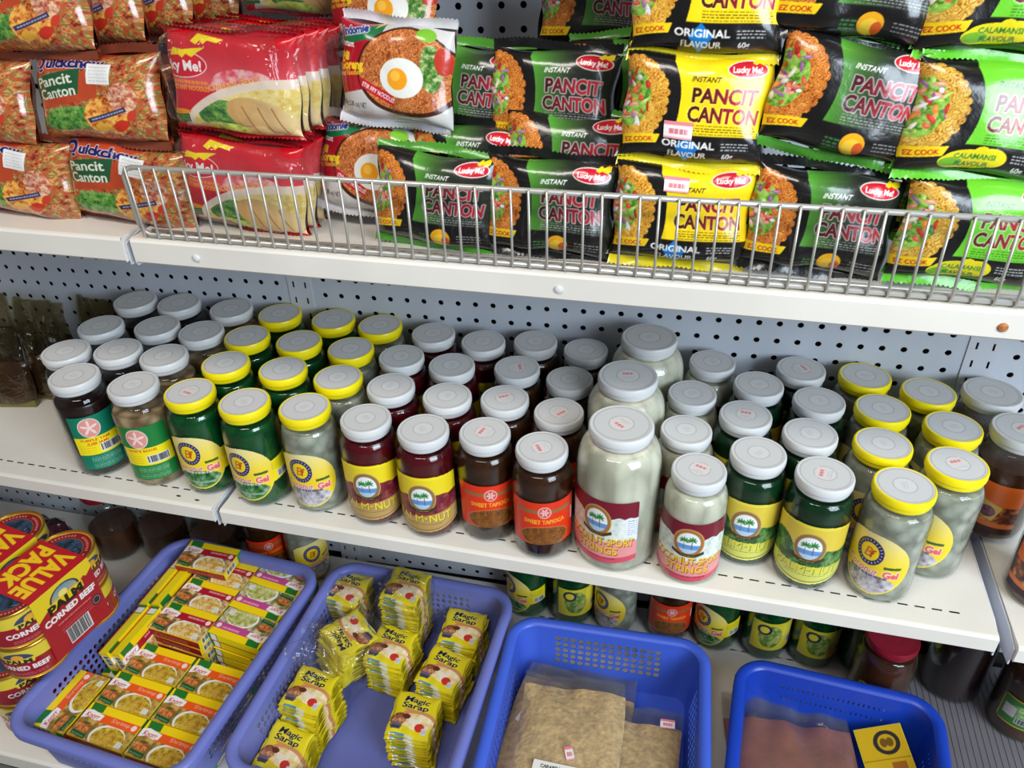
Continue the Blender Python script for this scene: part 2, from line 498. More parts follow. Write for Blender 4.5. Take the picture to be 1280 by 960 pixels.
def boxed(name, x, y, z, arts, cols, res_plain=6):
    """closed box: top/front/right.. faces carry artwork or one plain printed colour. origin = centre of the bottom"""
    P_, Q_, C_ = [], [], []
    base = 0
    def face(o, eu, ev, art, colr):
        nonlocal base
        if art is not None:
            cc, m = art.sample(); nv, nu = m.shape; cc = cc.reshape(-1, 3)
        else:
            nv = nu = 2; cc = np.tile(lin(colr), (4, 1))
        V, U = np.mgrid[0:nv, 0:nu]
        u = (U / (nu - 1))[..., None]; v = (V / (nv - 1))[..., None]
        p = (np.asarray(o) + u * np.asarray(eu) + v * np.asarray(ev)).reshape(-1, 3)
        idx = np.arange(nv * nu).reshape(nv, nu) + base
        q = np.stack([idx[:-1, :-1], idx[:-1, 1:], idx[1:, 1:], idx[1:, :-1]], -1).reshape(-1, 4)
        P_.append(p); Q_.append(q); C_.append(cc); base += nv * nu
    X, Y = x / 2, y / 2
    face((-X, -Y, z), (x, 0, 0), (0, y, 0), arts.get('top'), cols.get('top', cols['all']))
    face((-X, Y, 0), (x, 0, 0), (0, -y, 0), arts.get('bottom'), cols.get('bottom', cols['all']))
    face((-X, -Y, 0), (x, 0, 0), (0, 0, z), arts.get('front'), cols.get('front', cols['all']))
    face((X, Y, 0), (-x, 0, 0), (0, 0, z), arts.get('back'), cols.get('back', cols['all']))
    face((X, -Y, 0), (0, y, 0), (0, 0, z), arts.get('right'), cols.get('right', cols['all']))
    face((-X, Y, 0), (0, -y, 0), (0, 0, z), arts.get('left'), cols.get('left', cols['all']))
    me = grid_mesh(name, np.concatenate(P_), np.concatenate(Q_), np.concatenate(C_))
    me.polygons.foreach_set('use_smooth', np.zeros(len(me.polygons), bool))
    return me

# ------------------------------------------------------------------ the designs on the packets
WHITE = (245, 243, 238); BLACK = (24, 22, 22); RED = (196, 24, 40); NAVY = (30, 30, 96)
def lucky_logo(A, cx, cy, rx, ry, rot=0.0, cock=True):
    A.ell(cx, cy, rx + 0.9, ry + 0.9, (235, 225, 215), rot)
    A.ell(cx, cy, rx, ry, (200, 22, 40), rot)
    if cock:
        A.poly([(cx + rx * .2, cy + ry * .8), (cx + rx * .45, cy + ry * 1.5), (cx + rx * .62, cy + ry * 1.25), (cx + rx * 1.0, cy + ry * 1.9),
                (cx + rx * 1.02, cy + ry * .8), (cx + rx * .8, cy + ry * .55), (cx + rx * .55, cy + ry * .8), (cx + rx * .4, cy + ry * .55)], (245, 215, 30))
    A.text('Lucky Me!', cx - rx * 0.02, cy - ry * 0.05, ry * 0.78, WHITE, w=rx * 1.5, bold=0.035, rot=rot)

def bowl(A, cx, cy, rx, ry, ncol, seed=3):
    rng = np.random.default_rng(seed)
    m = np.zeros_like(A.m)
    for k in range(26):                                   # ragged edge of the noodle nest
        a = k / 26 * 2 * PI
        m |= A.emask(cx + rx * .86 * math.cos(a), cy + ry * .86 * math.sin(a), rx * rng.uniform(.14, .2), ry * rng.uniform(.1, .16))
    m |= A.emask(cx, cy, rx * .92, ry * .92)
    A.noodles(m, ncol, 3.2, 2.6)
    A.mottle(A.emask(cx - rx * .12, cy, rx * .56, ry * .66), [(70, 120, 34), (130, 184, 66), (176, 214, 104)], 3)
    pal = [(200, 66, 44), (214, 96, 66), (186, 50, 40), (224, 150, 120), (222, 210, 220), (236, 230, 220), (150, 96, 150), (84, 140, 50), (160, 200, 90), (226, 130, 60)]
    for k in range(46):
        q = rng.uniform(0, 1) ** .6 * .56; w = rng.uniform(0, 2 * PI)
        c = np.clip(np.asarray(pal[rng.integers(len(pal))]) + rng.uniform(-18, 18), 0, 255)
        x, y = cx - rx * .12 + q * rx * math.cos(w), cy + q * ry * 1.15 * math.sin(w); r_ = rng.uniform(0, PI)
        a, b = rng.uniform(2.2, 5.2), rng.uniform(1.0, 2.2)
        A.ell(x, y, a, b, c, r_); A.ell(x + .4, y + .5, a * .5, b * .4, np.clip(c * 1.18 + 12, 0, 255), r_)

def canton(kind, seed=1):
    W_, H_ = 120, 90
    A = Art(W_, H_, BLACK, seed=seed)
    pm = A.pmask([(40, 92), (130, 92), (130, 24), (36, 24)]) & ~A.emask(14, 48, 33, 56)
    if kind == 'yellow':
        A.put(pm, (250, 214, 24)); big = (60, 28, 22); big2 = (170, 30, 60); lc = (60, 50, 20); inst = (60, 50, 20); edge = (255, 225, 80)
        nc = [(150, 80, 20), (226, 160, 50), (245, 200, 90)]
    elif kind == 'lime':
        A.put(pm, (112, 204, 48)); big = (96, 30, 40); big2 = (200, 36, 56); lc = (50, 100, 30); inst = (60, 60, 30); edge = (190, 225, 150)
        nc = [(140, 80, 20), (220, 170, 60), (240, 205, 110)]
    else:
        A.grad(pm, 40, 80, (84, 158, 50), (38, 42, 36)); big = (60, 22, 24); big2 = (178, 34, 48); lc = (175, 175, 168); inst = (235, 232, 225); edge = (172, 160, 156)
        nc = [(130, 56, 14), (216, 124, 44), (240, 168, 84)]
    bowl(A, 10, 50, 27, 36, nc, seed)
    rb = A.pmask([(0, 10), (30, 14), (33, 22), (0, 19)])
    A.put(rb, (248, 210, 30)); A.text('EZ COOK', 15, 15.8, 4.2, RED, w=24, rot=0.12)
    lucky_logo(A, 98, 80, 15.5, 6.2)
    A.text('INSTANT', 66, 71.5, 4.6, inst, w=24, shear=0.3, bold=0.02)
    def word(t, x0, y, w):
        n = len(t); full = A.tmask(t, x0 + w / 2, y, 12.5, w, 0.035)
        A.put(A.grow(full, 0.9), edge)
        t_ = np.clip((A.X - x0) / w * 1.5, 0, 1)[..., None]
        A.put(full, np.asarray(big, float) * (1 - t_) + np.asarray(big2, float) * t_)
    word('PANCIT', 56, 58, 52); word('CANTON', 54, 42, 58)
    A.lines(56, 112, 32.5, 4, 2.3, lc, 0.8)
    if kind == 'yellow':
        A.poly([(56, 24), (66, 13), (56, 1), (46, 13)], (20, 120, 200))
        A.text('ORIGINAL', 57, 16, 6.0, WHITE, w=44, bold=0.03); A.text('FLAVOUR', 57, 7.5, 4.8, WHITE, w=32, bold=0.02)
        A.lines(84, 106, 18, 3, 2.6, (220, 220, 220), 1.0); A.text('60g', 90, 7, 4.5, WHITE)
    elif kind == 'lime':
        m = A.emask(52, 12, 21, 8) | A.emask(66, 14, 12, 8) | A.emask(40, 10, 12, 6) | A.emask(58, 18, 6, 5)
        A.put(m, (232, 214, 30)); A.ell(38, 9, 9, 4, (120, 180, 40))
        A.text('CALAMANSI', 54, 14.5, 4.2, (70, 120, 30), w=30, edge=(200, 210, 60)); A.text('FLAVOUR', 54, 8, 4, (40, 110, 80), w=24)
        A.lines(82, 108, 18, 3, 2.6, (220, 220, 220), 1.0); A.text('60g', 90, 7, 4.5, WHITE)
    else:
        A.ell(72, 11, 9.5, 9, (240, 170, 30)); A.ell(72, 9, 7, 6, (246, 200, 60)); A.ell(77, 8, 4, 5, (220, 90, 30))
        A.lines(50, 62, 12, 3, 3, (60, 140, 60), 1.6); A.lines(88, 110, 14, 3, 3, (170, 170, 170), 0.9)
    return A

def quick(seed=5):
    A = Art(150, 104, (190, 88, 44), seed=seed)
    A.mottle(np.ones_like(A.m), [(96, 44, 30), (168, 66, 40), (196, 92, 50), (108, 110, 56), (222, 160, 96), (190, 80, 44)], 4.5)
    A.poly([(0, 104), (0, 78), (60, 84), (110, 104)], (190, 70, 40))
    A.poly([(0, 40), (12, 36), (88, 52), (92, 86), (10, 72), (0, 70)], (182, 70, 38))
    A.mottle(A.emask(52, 26, 42, 14, 0.15), [(40, 90, 36), (80, 140, 56), (140, 170, 80)], 5)
    A.mottle(A.emask(98, 30, 26, 24), [(150, 60, 30), (220, 140, 60), (240, 190, 90)], 4)
    A.mottle(A.emask(118, 52, 16, 18), [(180, 70, 40), (200, 150, 130), (240, 200, 140)], 3)
    A.ell(112, 20, 9, 6, (200, 50, 34), 0.5); A.ell(90, 18, 8, 5, (230, 170, 60)); A.ell(125, 32, 7, 4, (196, 60, 40), 1.0)
    A.poly([(3, 46), (66, 56), (70, 86), (8, 74)], (38, 84, 52))
    A.text('Pancit', 36, 71.5, 12, (222, 224, 200), w=48, bold=0.02, rot=0.16)
    A.text('Canton', 38, 57.5, 12, (222, 224, 200), w=50, bold=0.02, rot=0.16)
    A.text('Q', 14, 92, 15, NAVY, bold=0.05, edge=(240, 230, 220), ew=0.7)
    A.text('uickchow', 62, 92, 11, NAVY, w=74, bold=0.05, edge=(240, 230, 220), ew=0.7, rot=0.02)
    A.lines(22, 68, 35, 1, 3, (130, 176, 90), 4, rot=0.12)
    A.put(A.rmask_rot(98, 32, 46, 5.5, 0.32), (58, 56, 92)); A.lines(80, 120, 26, 1, 1, (190, 190, 205), 1.6, rot=0.32)
    A.put(A.rmask_rot(92, 80, 30, 24, -0.02), (232, 232, 230)); A.lines(80, 104, 88, 5, 4, (176, 176, 180), 0.7)
    return A

def redpack(seed=8):
    A = Art(134, 100, (206, 26, 46), seed=seed)
    A.grad(A.rmask(0, 45, 140, 100), 45, 100, (226, 92, 100), (190, 10, 26), axis=1)
    A.mottle(A.emask(84, 52, 34, 16), [(216, 70, 84), (236, 150, 156), (240, 190, 190)], 8)
    arc = A.emask(128, -14, 118, 74)
    A.put(arc, (238, 216, 198)); inner = A.emask(128, -14, 110, 65)
    A.mottle(inner, [(226, 190, 90), (238, 212, 130), (246, 230, 170)], 5)
    A.mottle(A.emask(56, 20, 24, 15, 0.2) & inner, [(40, 90, 40), (84, 140, 60), (150, 190, 90)], 4)
    A.grad(A.emask(100, 18, 38, 19, -0.35) & inner, 70, 130, (214, 164, 100), (240, 208, 150))
    for x in (86, 102, 116): A.put(A.rmask_rot(x, 18, 1.2, 30, 0.5) & inner, (170, 104, 50))
    A.mottle(A.emask(62, 4, 24, 8), [(150, 180, 60), (214, 220, 90), (240, 236, 140)], 3)
    A.rect(0, 7, 22, 17, (60, 110, 50)); A.lines(1, 21, 13.5, 2, 3, (140, 190, 110), 1.0); A.ell(10, 19, 14, 3, (240, 150, 40))
    A.text('Chicken Flavor', 74, 54, 6.0, (236, 120, 30), w=58, bold=0.03, rot=0.27, edge=(250, 236, 220), ew=0.3)
    A.ell(16, 68, 31, 13.5, (245, 225, 220)); A.ell(16, 68, 30, 12.6, (214, 22, 44))
    A.text('Lucky Me!', 14, 67, 10, WHITE, w=54, bold=0.03)
    A.poly([(8, 76), (12, 84), (22, 82), (46, 85), (38, 80), (32, 75), (26, 78), (22, 74), (18, 77)], (246, 214, 30))
    A.poly([(30, 90), (36, 97), (50, 96), (64, 95), (58, 91), (48, 92), (44, 88), (40, 91), (36, 87)], (246, 214, 30))
    A.lines(1, 46, 51, 1, 3, (248, 160, 40), 3.2)
    A.text('INSTANT NOODLES', 24, 45, 5.2, (248, 160, 40), w=46, bold=0.03)
    return A

def indo(seed=9):
    A = Art(116, 92, (204, 200, 196), seed=seed)
    A.poly([(0, 92), (0, 28), (30, 34), (44, 60), (40, 92)], (176, 22, 40))
    A.poly([(0, 20), (0, 34), (40, 44), (36, 30)], (176, 22, 40))
    A.poly([(0, 66), (48, 80), (50, 92), (44, 92), (0, 74)], (30, 110, 66)); A.poly([(40, 86), (50, 92), (44, 92)], (238, 180, 40))
    bm_ = A.emask(74, 48, 48, 39)
    A.put(A.emask(74, 47, 51, 42), (70, 30, 16)); A.noodles(bm_, [(120, 56, 22), (196, 106, 50), (224, 152, 92)], 3.4, 2.4)
    A.mottle(A.emask(98, 54, 11, 22, 0.1), [(50, 96, 36), (96, 140, 60), (200, 200, 150)], 3)
    A.ell(108, 62, 8, 13, (190, 56, 40), 0.2); A.ell(92, 84, 9, 6, (120, 180, 50))
    A.ell(70, 42, 22, 19, (232, 230, 222)); A.ell(66, 41, 10.5, 10.5, (240, 160, 30)); A.ell(64, 44, 5, 5, (248, 190, 70))
    A.poly([(28, 30), (62, 14), (62, 24), (26, 40)], (190, 24, 40))
    A.text('STIR FRY NOODLES', 46, 26.5, 4.4, WHITE, w=36, rot=-0.42, bold=0.02)
    A.text('Indomie', 20, 84, 8, (40, 60, 130), w=30, bold=0.05, edge=WHITE, ew=0.5, rot=0.25)
    A.text('Instant', 10, 70, 6, WHITE, w=18, bold=0.03)
    A.text('Mi', 8, 58, 8, (248, 206, 40), bold=0.06); A.text('Goreng', 16, 50, 9, (248, 206, 40), w=28, bold=0.05, rot=0.1)
    A.text('Fried Noodles', 14, 42, 5, (248, 206, 40), w=26, bold=0.02, rot=0.16)
    A.text('80g (2.80 oz) NET', 17, 13, 5.0, (40, 40, 40), w=30, bold=0.01)
    A.poly([(0, 0), (116, 0), (116, 5), (0, 3)], (205, 200, 196))
    return A

# ---- jar labels
def isle(A, cx, cy, r, ring_c=(150, 112, 60), ribbon=(64, 48, 26)):
    """arched seaside badge: two palms over blue water"""
    A.ell(cx, cy, r * 1.14, r * 1.14, (206, 176, 110)); A.ell(cx, cy, r * 1.08, r * 1.08, ring_c); A.ell(cx, cy, r * .84, r * .84, (238, 240, 240))
    inn = A.emask(cx, cy, r * .84, r * .84)
    A.put(inn & (A.Y < cy - r * .12), (96, 150, 214)); A.put(inn & (A.Y < cy - r * .48), (180, 205, 225))
    for px, s_ in ((cx - r * .32, .8), (cx + r * .26, 1.0)):
        A.put(A.rmask(px - r * .03, cy - r * .5, px + r * .03, cy + r * .25 * s_), (120, 84, 46))
        for a in range(7):
            w = -0.5 + a / 6 * (PI + 1.0)
            A.ell(px + r * .17 * math.cos(w), cy + r * (.25 + .14 * math.sin(w)) * s_, r * .19, r * .055, (40, 130, 50), w)
    A.poly([(cx - r * 1.15, cy - r * .62), (cx - r * .5, cy - r * .88), (cx + r * .5, cy - r * .88), (cx + r * 1.15, cy - r * .62),
            (cx + r * 1.2, cy - r * .86), (cx + r * .5, cy - r * 1.12), (cx - r * .5, cy - r * 1.12), (cx - r * 1.2, cy - r * .86)], ribbon)
    A.lines(cx - r * .5, cx + r * .5, cy - r * 1.0, 1, 1, (200, 180, 120), 0.8)

def lab_palm(kind):
    A = Art(94, 72, (238, 214, 30), seed=4)
    n = vnoise(A.H, A.W, 9 * A.k, A.rng)
    if kind == 'red':
        A.mottle(A.Y < 47 + 7 * (n - .5) + (A.X - 47) * .05, [(90, 20, 34), (122, 34, 44), (150, 70, 66)], 7)
        A.put(A.Y < 24 + (A.X - 40) * .12, (186, 150, 88)); tc = (238, 222, 40); te = (120, 90, 30); bc = (196, 160, 96)
    else:
        A.put(np.ones_like(A.m), (222, 196, 64))
        A.mottle((A.Y < 42 + 10 * (n - .5)) | A.emask(14, 40, 16, 14), [(24, 60, 24), (50, 104, 44), (110, 150, 80)], 5)
        A.put(A.Y < 25, (204, 206, 96)); tc = (226, 214, 40); te = (70, 84, 24); bc = (216, 220, 110)
    A.rect(0, 68.5, 94, 72, (246, 226, 40) if kind == 'red' else (232, 214, 70))
    isle(A, 47, 46, 15)
    for dx, dy, c_ in ((.6, -.6, te), (0, 0, tc)):
        A.text('PALM', 29 + dx, 21.5 + dy, 9.4, c_, w=36, bold=0.0); A.text('NUT', 68 + dx, 21.5 + dy, 9.4, c_, w=27, bold=0.01); A.rect(48.6 + dx, 20.6 + dy, 52 + dx, 22.2 + dy, c_)
    A.lines(26, 70, 14, 1, 2, (90, 70, 40), 0.8)
    low = 5 + 0.0042 * (A.X - 47) ** 2
    A.put((A.Y < low + 2.2) & (A.Y >= low + 0.8), (120, 100, 50)); A.put(A.Y < low + 1.0, bc)
    top = 72 - 3.2 * np.exp(-((A.X - 20) / 26.0) ** 2) * 0 - 0.0016 * (A.X - 47) ** 2
    A.cut((A.Y > low - 1.2) & (A.Y < top))
    return A

def lab_coco(big=False):
    A = Art(94, 74, (214, 220, 208), seed=6)
    A.rect(0, 52, 94, 74, (120, 16, 40))
    n = vnoise(A.H, A.W, 6 * A.k, A.rng)
    A.mottle((A.Y < 54 + 6 * (n - .5) + abs(A.X - 47) * .06) & (A.Y > 20), [(186, 200, 188), (214, 224, 214), (236, 238, 230)], 5)
    A.put(A.Y < 27 + (A.X - 47) * .06, (232, 150, 150)); A.put(A.Y < 9 + 0.002 * (A.X - 47) ** 2, (214, 80, 96))
    isle(A, 47, 50, 15, (170, 110, 50), (70, 52, 30))
    A.text('COCONUT-SPORT', 47.6, 27.3, 8.6, (120, 50, 16), w=86, bold=0.03); A.text('COCONUT-SPORT', 47, 28, 8.6, (246, 196, 34), w=86, bold=0.025)
    A.text('STRINGS', 47.6, 16.9, 8.4, (120, 50, 16), w=50, bold=0.03); A.text('STRINGS', 47, 17.6, 8.4, (246, 196, 34), w=50, bold=0.025)
    A.lines(24, 70, 8, 1, 2, (120, 20, 40), 1.0)
    if big: A.rect(80, 34, 94, 56, (232, 234, 238)); A.lines(82, 93, 53, 7, 2.6, (120, 130, 160), 0.7)
    A.cut(A.Y > 2 + 0.0025 * (A.X - 47) ** 2)
    return A

def lab_gel(kind):
    A = Art(100, 76, (246, 214, 30), seed=12)
    body = A.emask(38, 40, 37, 35) | (A.emask(30, 52, 36, 22) & (A.X < 52)) | A.rmask(2, 40, 40, 62)
    A.grad(body, 36, 74, (246, 212, 30), (240, 224, 160), axis=1)
    A.ell(32, 53, 15, 15, (36, 30, 92)); A.ell(32, 53, 10, 10, (248, 214, 30))
    for k in range(22):
        w = k / 22 * 2 * PI
        A.put(A.rmask_rot(32 + 12.5 * math.cos(w), 53 + 12.5 * math.sin(w), 1.1, 2.2, w - PI / 2), (190, 186, 210))
    A.text('B', 31, 53, 11, (206, 120, 20), bold=0.02, shear=0.2); A.text('f', 36, 52, 10, (190, 60, 20), shear=0.2)
    A.text('Coconut', 27, 33.5, 8, (222, 104, 96), w=36, bold=0.015, shear=0.15, edge=(250, 232, 226), ew=0.5, rot=-.05)
    A.text('Gel', 58, 33, 7.5, (232, 100, 100), w=16, bold=0.05, edge=(250, 232, 226), ew=0.5)
    A.put(A.rmask_rot(58, 41, 17, 3, 0.05), (60, 96, 40))
    pm = A.emask(37, 18, 29, 12)
    if kind == 'green': A.mottle(pm, [(20, 66, 26), (52, 112, 52), (150, 176, 150)], 6); A.rect(10, 13, 64, 16, (170, 190, 160), .6)
    else: A.mottle(pm, [(120, 112, 112), (178, 172, 178), (214, 210, 220)], 6)
    A.lines(14, 56, 27.5, 1, 3, (80, 76, 110) if kind != 'green' else (220, 230, 200), 2.6)
    edge_ = body & ~A.emask(38, 40, 35, 33.2) & (A.Y < 30)
    A.put(edge_, (240, 220, 50))
    if kind == 'green':
        tag = A.rmask_rot(84, 40, 34, 27, 0.12)
        A.put(tag & ~body, (244, 226, 20)); A.lines(72, 94, 49, 5, 2, (150, 140, 20), 0.6)
        A.barcode(78, 28, 97, 37); A.cut(body | tag)
    else: A.cut(body)
    return A

def lab_green(t1, t2, tone):
    A = Art(64, 74, tone, seed=14)
    A.rect(0, 21, 64, 45, (248, 226, 20))
    A.ell(24, 58, 13.5, 13, (246, 236, 228)); A.ell(24, 58, 12.6, 12.2, (228, 150, 140))
    for k in range(5):
        w = k / 5 * 2 * PI + .3
        A.ell(24 + 6 * math.cos(w), 58 + 6 * math.sin(w), 4.6, 1.6, (246, 214, 206), w)
    A.ell(24, 58, 2.6, 2.6, (246, 214, 206))
    A.text(t1, 26, 41.5, 3.6, (214, 70, 30), w=36, bold=0.02)
    if t2: A.text(t2, 28, 36.5, 3.4, (214, 70, 30), w=26, bold=0.02)
    A.lines(4, 24, 34, 4, 3.2, (220, 150, 30), 0.7)
    A.barcode(29, 23.5, 57, 34.5)
    A.lines(14, 52, 17.5, 4, 2.3, (200, 214, 196), 0.8); A.lines(14, 52, 7.5, 3, 2.2, (200, 214, 196), 0.8)
    return A

def lab_tapioca():
    A = Art(84, 56, (226, 52, 20), seed=15)
    A.rect(8, 42, 76, 46, (140, 110, 60)); A.ell(42, 43, 7.6, 7.4, (240, 190, 180)); A.ell(42, 43, 6.6, 6.4, (200, 90, 80))
    for k in range(6):
        w = k / 6 * 2 * PI; A.ell(42 + 3 * math.cos(w), 43 + 3 * math.sin(w), 2.4, 1.0, (240, 190, 180), w)
    A.text('SWEET TAPIOCA', 42, 31, 5, (244, 170, 30), w=48, bold=0.04)
    A.ell(42, 11, 29, 13.5, (180, 130, 50))
    A.noodles(A.emask(42, 11, 28, 12.6), [(70, 36, 10), (128, 72, 20), (170, 110, 40)], 2.2, 3)
    A.rect(78, 22, 81, 38, (236, 236, 230))
    return A

def lab_orange():
    A = Art(84, 70, (226, 104, 30), seed=16)
    A.mottle(A.Y < 40, [(60, 20, 20), (120, 60, 30), (226, 140, 60)], 7)
    A.put(A.Y < 16, (222, 120, 50)); A.put((A.Y < 9), (60, 24, 20))
    A.put(A.rmask_rot(50, 32, 24, 22, -0.3), (222, 190, 90)); A.mottle(A.emask(50, 30, 9, 8), [(80, 40, 70), (150, 90, 120)], 4)
    A.lines(22, 44, 16, 1, 3, (230, 200, 50), 6, rot=0.5)
    return A

def lab_mango():
    A = Art(54, 52, (182, 170, 40), seed=17)
    A.rect(2.5, 2.5, 51.5, 49.5, (56, 120, 50)); A.mottle(A.emask(30, 30, 18, 12), [(60, 130, 60), (120, 170, 90), (190, 210, 150)], 5)
    A.rect(6, 16, 22, 36, (196, 190, 186)); A.barcode(24, 8, 46, 20, (214, 214, 210))
    A.cut(A.rmask(6, 0, 48, 52) | A.rmask(0, 6, 54, 46) | A.emask(7, 45, 7, 7) | A.emask(47, 45, 7, 7) | A.emask(7, 7, 7, 7) | A.emask(47, 7, 7, 7))
    return A

def lab_yellow_green():
    A = Art(84, 60, (226, 208, 50), seed=18)
    A.mottle(A.emask(30, 30, 18, 24), [(60, 110, 40), (140, 160, 70), (200, 190, 110)], 6)
    A.rect(48, 30, 84, 56, (236, 224, 70)); A.barcode(58, 10, 80, 24)
    A.ell(20, 44, 11, 11, (36, 40, 70)); A.ell(20, 44, 7, 7, (226, 208, 50))
    return A

# ---- tops of lids
def lid_art(d, base, stamp=False):
    A = Art(d, d, base, res=1.5, seed=20)
    c = d / 2; dk = tuple(int(k * .80) for k in base); lt = tuple(min(255, int(k * 1.04)) for k in base)
    A.ring(c, c, c * .40, c * .425, dk); A.ring(c, c, c * .90, c * .93, dk)  # pressed rings drawn flat: their crease shade is put in as grey
    A.ell(c, c, c * .39, c * .39, lt)
    A.lines(c - 5, c + 5, c + 2, 3, 2.6, dk, 0.6)
    if stamp:
        A.put(A.rmask_rot(c, c + 4, 17, 10, 0.06), (232, 214, 210)); A.lines(c - 6, c + 6, c + 3.8, 1, 2, (206, 110, 112), 3.6); A.lines(c - 7, c + 7, c - 6, 1, 2, (222, 160, 156), 0.9)
    A.cut(A.emask(c, c, c, c))
    return A

# ---- stock cube cartons, sachets, cans
def cube_top(kind):
    bandc = {'orange': (240, 90, 20), 'pink': (196, 70, 140), 'red': (176, 20, 44)}[kind]
    A = Art(92, 56, (164, 136, 50), res=1.5, seed=21)
    bg = {'orange': [(110, 96, 40), (170, 130, 50), (206, 170, 90)], 'pink': [(96, 110, 60), (170, 160, 110), (214, 200, 160)], 'red': [(100, 70, 40), (176, 130, 80), (226, 200, 150)]}[kind]
    A.mottle(np.ones_like(A.m), bg, 6)
    A.rect(0, 43, 92, 56, (250, 214, 10)); A.put(A.pmask([(30, 43), (92, 43), (92, 30), (26, 30)]), bandc)
    A.poly([(3, 56), (24, 56), (26, 44), (6, 41)], (30, 116, 40))
    A.poly([(0, 42), (10, 45), (32, 41), (30, 30), (12, 33), (0, 29)], (246, 240, 234)); A.text('Knorr', 16, 37, 8, RED, w=22, bold=0.01, shear=0.1)
    A.ell(58, 12, 27, 20, (240, 234, 222))
    A.mottle(A.emask(60, 11, 25, 18) & (A.Y < 30), {'orange': [(140, 110, 20), (196, 160, 40), (222, 190, 90)], 'pink': [(130, 130, 40), (190, 190, 110), (222, 214, 170)], 'red': [(180, 130, 50), (226, 190, 110), (240, 220, 170)]}[kind], 4)
    A.put(A.rmask(26, 30, 92, 32) , bandc)
    A.mottle(A.emask(16, 18, 12, 8), [(60, 90, 30), (190, 90, 40), (226, 160, 90)], 4)
    A.poly([(4, 4), (28, 1), (28, 8), (4, 11)], (20, 84, 40)); A.lines(6, 26, 6, 1, 2, (160, 200, 160), 1.2, rot=-.1)
    for (x, y, r) in ((50, 12, 3.4), (66, 8, 4), (60, 18, 3), (72, 16, 3)):
        A.ring(x, y, r * .6, r, (214, 150, 60) if kind != 'pink' else (170, 180, 90))
    nm = {'orange': 'Shrimp', 'pink': 'Pork', 'red': 'Chicken'}[kind]
    (A.text(nm, 62, 38.5, 6, (250, 190, 170), w=30, bold=0.0) if nm == 'Shrimp' else A.lines(47, 77, 38.5, 1, 2, (240, 190, 190), 3.4)); A.ell(84, 37, 4, 4.6, (246, 220, 214))
    A.rect(76, 4, 85, 12, (236, 236, 230)); A.lines(77, 84, 10, 3, 2.2, (120, 120, 120), 0.6)
    return A
def cube_side(kind):
    A = Art(92, 16, {'orange': (150, 60, 20), 'pink': (240, 208, 20), 'red': (150, 24, 34)}[kind], res=1.2, seed=22)
    A.rect(0, 12.5, 92, 16, (250, 214, 10)); A.lines(20, 70, 7, 2, 3.4, (220, 190, 120), 0.9)
    return A
def cube_spine(kind):
    A = Art(92, 16, (240, 224, 20), res=1.2, seed=23)
    A.rect(0, 0, 16, 16, (40, 120, 50)); A.rect(4, 2, 14, 14, (240, 240, 236)); A.rect(0, 0, 92, 2, RED)
    return A
def cube_end():
    A = Art(56, 16, (240, 214, 20), res=1.2, seed=24)
    A.barcode(8, 3, 34, 13); A.rect(42, 0, 56, 16, (60, 140, 50))
    return A

def sachet():
    A = Art(62, 68, (226, 206, 30), res=1.6, seed=25)
    A.text('Magic', 31, 57, 8.5, (30, 28, 50), w=38, bold=0.025, shear=0.15, edge=(244, 236, 120), ew=0.4)
    A.text('Sarap', 30, 47.5, 8.5, (30, 28, 50), w=40, bold=0.025, shear=0.15, edge=(244, 236, 120), ew=0.4)
    A.put(A.rmask(16, 39, 44, 42), (224, 140, 60))
    A.mottle(A.emask(38, 26, 25, 13), [(220, 190, 120), (238, 214, 160), (246, 232, 196)], 6)
    A.put(A.emask(38, 30, 26, 12) & ~A.emask(38, 24, 25, 13), (206, 140, 90))
    A.mottle(A.emask(12, 24, 11, 10), [(110, 30, 24), (150, 90, 60), (210, 160, 110)], 3)
    A.ell(22, 30, 6, 4, (96, 44, 30)); A.ell(12, 14, 8, 5, (110, 90, 110)); A.rect(6, 9, 18, 14, (60, 60, 76))
    A.rect(27, 21, 42, 29, (236, 220, 200)); A.ell(45, 18, 7, 6, (204, 50, 40)); A.rect(49, 9, 57, 18, (214, 214, 210)); A.lines(50, 56, 16, 3, 2.4, (90, 90, 100), 0.7)
    A.rect(0, 66, 62, 68, (206, 184, 30)); A.rect(0, 0, 62, 2.5, (206, 184, 30)); A.rect(7, .6, 27, 3.6, (84, 136, 150)); A.rect(27, .6, 40, 3.6, (200, 200, 180))
    return A
def sachet_back():
    A = Art(62, 68, (214, 196, 40), res=1.0, seed=26); A.rect(6, 4, 30, 26, (60, 130, 160)); A.rect(32, 4, 52, 26, (206, 210, 210)); return A

def can_wrap():
    r = 42.5; w = 2 * PI * r
    A = Art(w, 58, (156, 20, 36), res=1.3, seed=27)
    A.rect(0, 36, w, 56, (226, 204, 60)); A.rect(0, 2, w, 5, (206, 160, 60)); A.rect(0, 54.5, w, 58, (206, 160, 60))
    for i in range(3):
        x = w * (i + .5) / 3
        A.ell(x, 37, 21, 14, (60, 70, 100)); A.put(A.emask(x, 37, 21, 14) & (A.Y < 40), (226, 204, 60)); A.ell(x, 42, 8, 6, (236, 170, 50)); A.put(A.emask(x, 37, 21, 14) & (A.Y < 38), (226, 204, 60))
        A.text('PALM', x, 35, 7, (30, 30, 30), w=34, bold=0.05); A.rect(x - 44, 20, x + 44, 31, (156, 20, 36))
        A.text('CORNED BEEF', x, 22, 8, WHITE, w=72, bold=0.04); A.lines(x - 30, x + 30, 12, 2, 3, (214, 150, 150), 0.9)
    return A
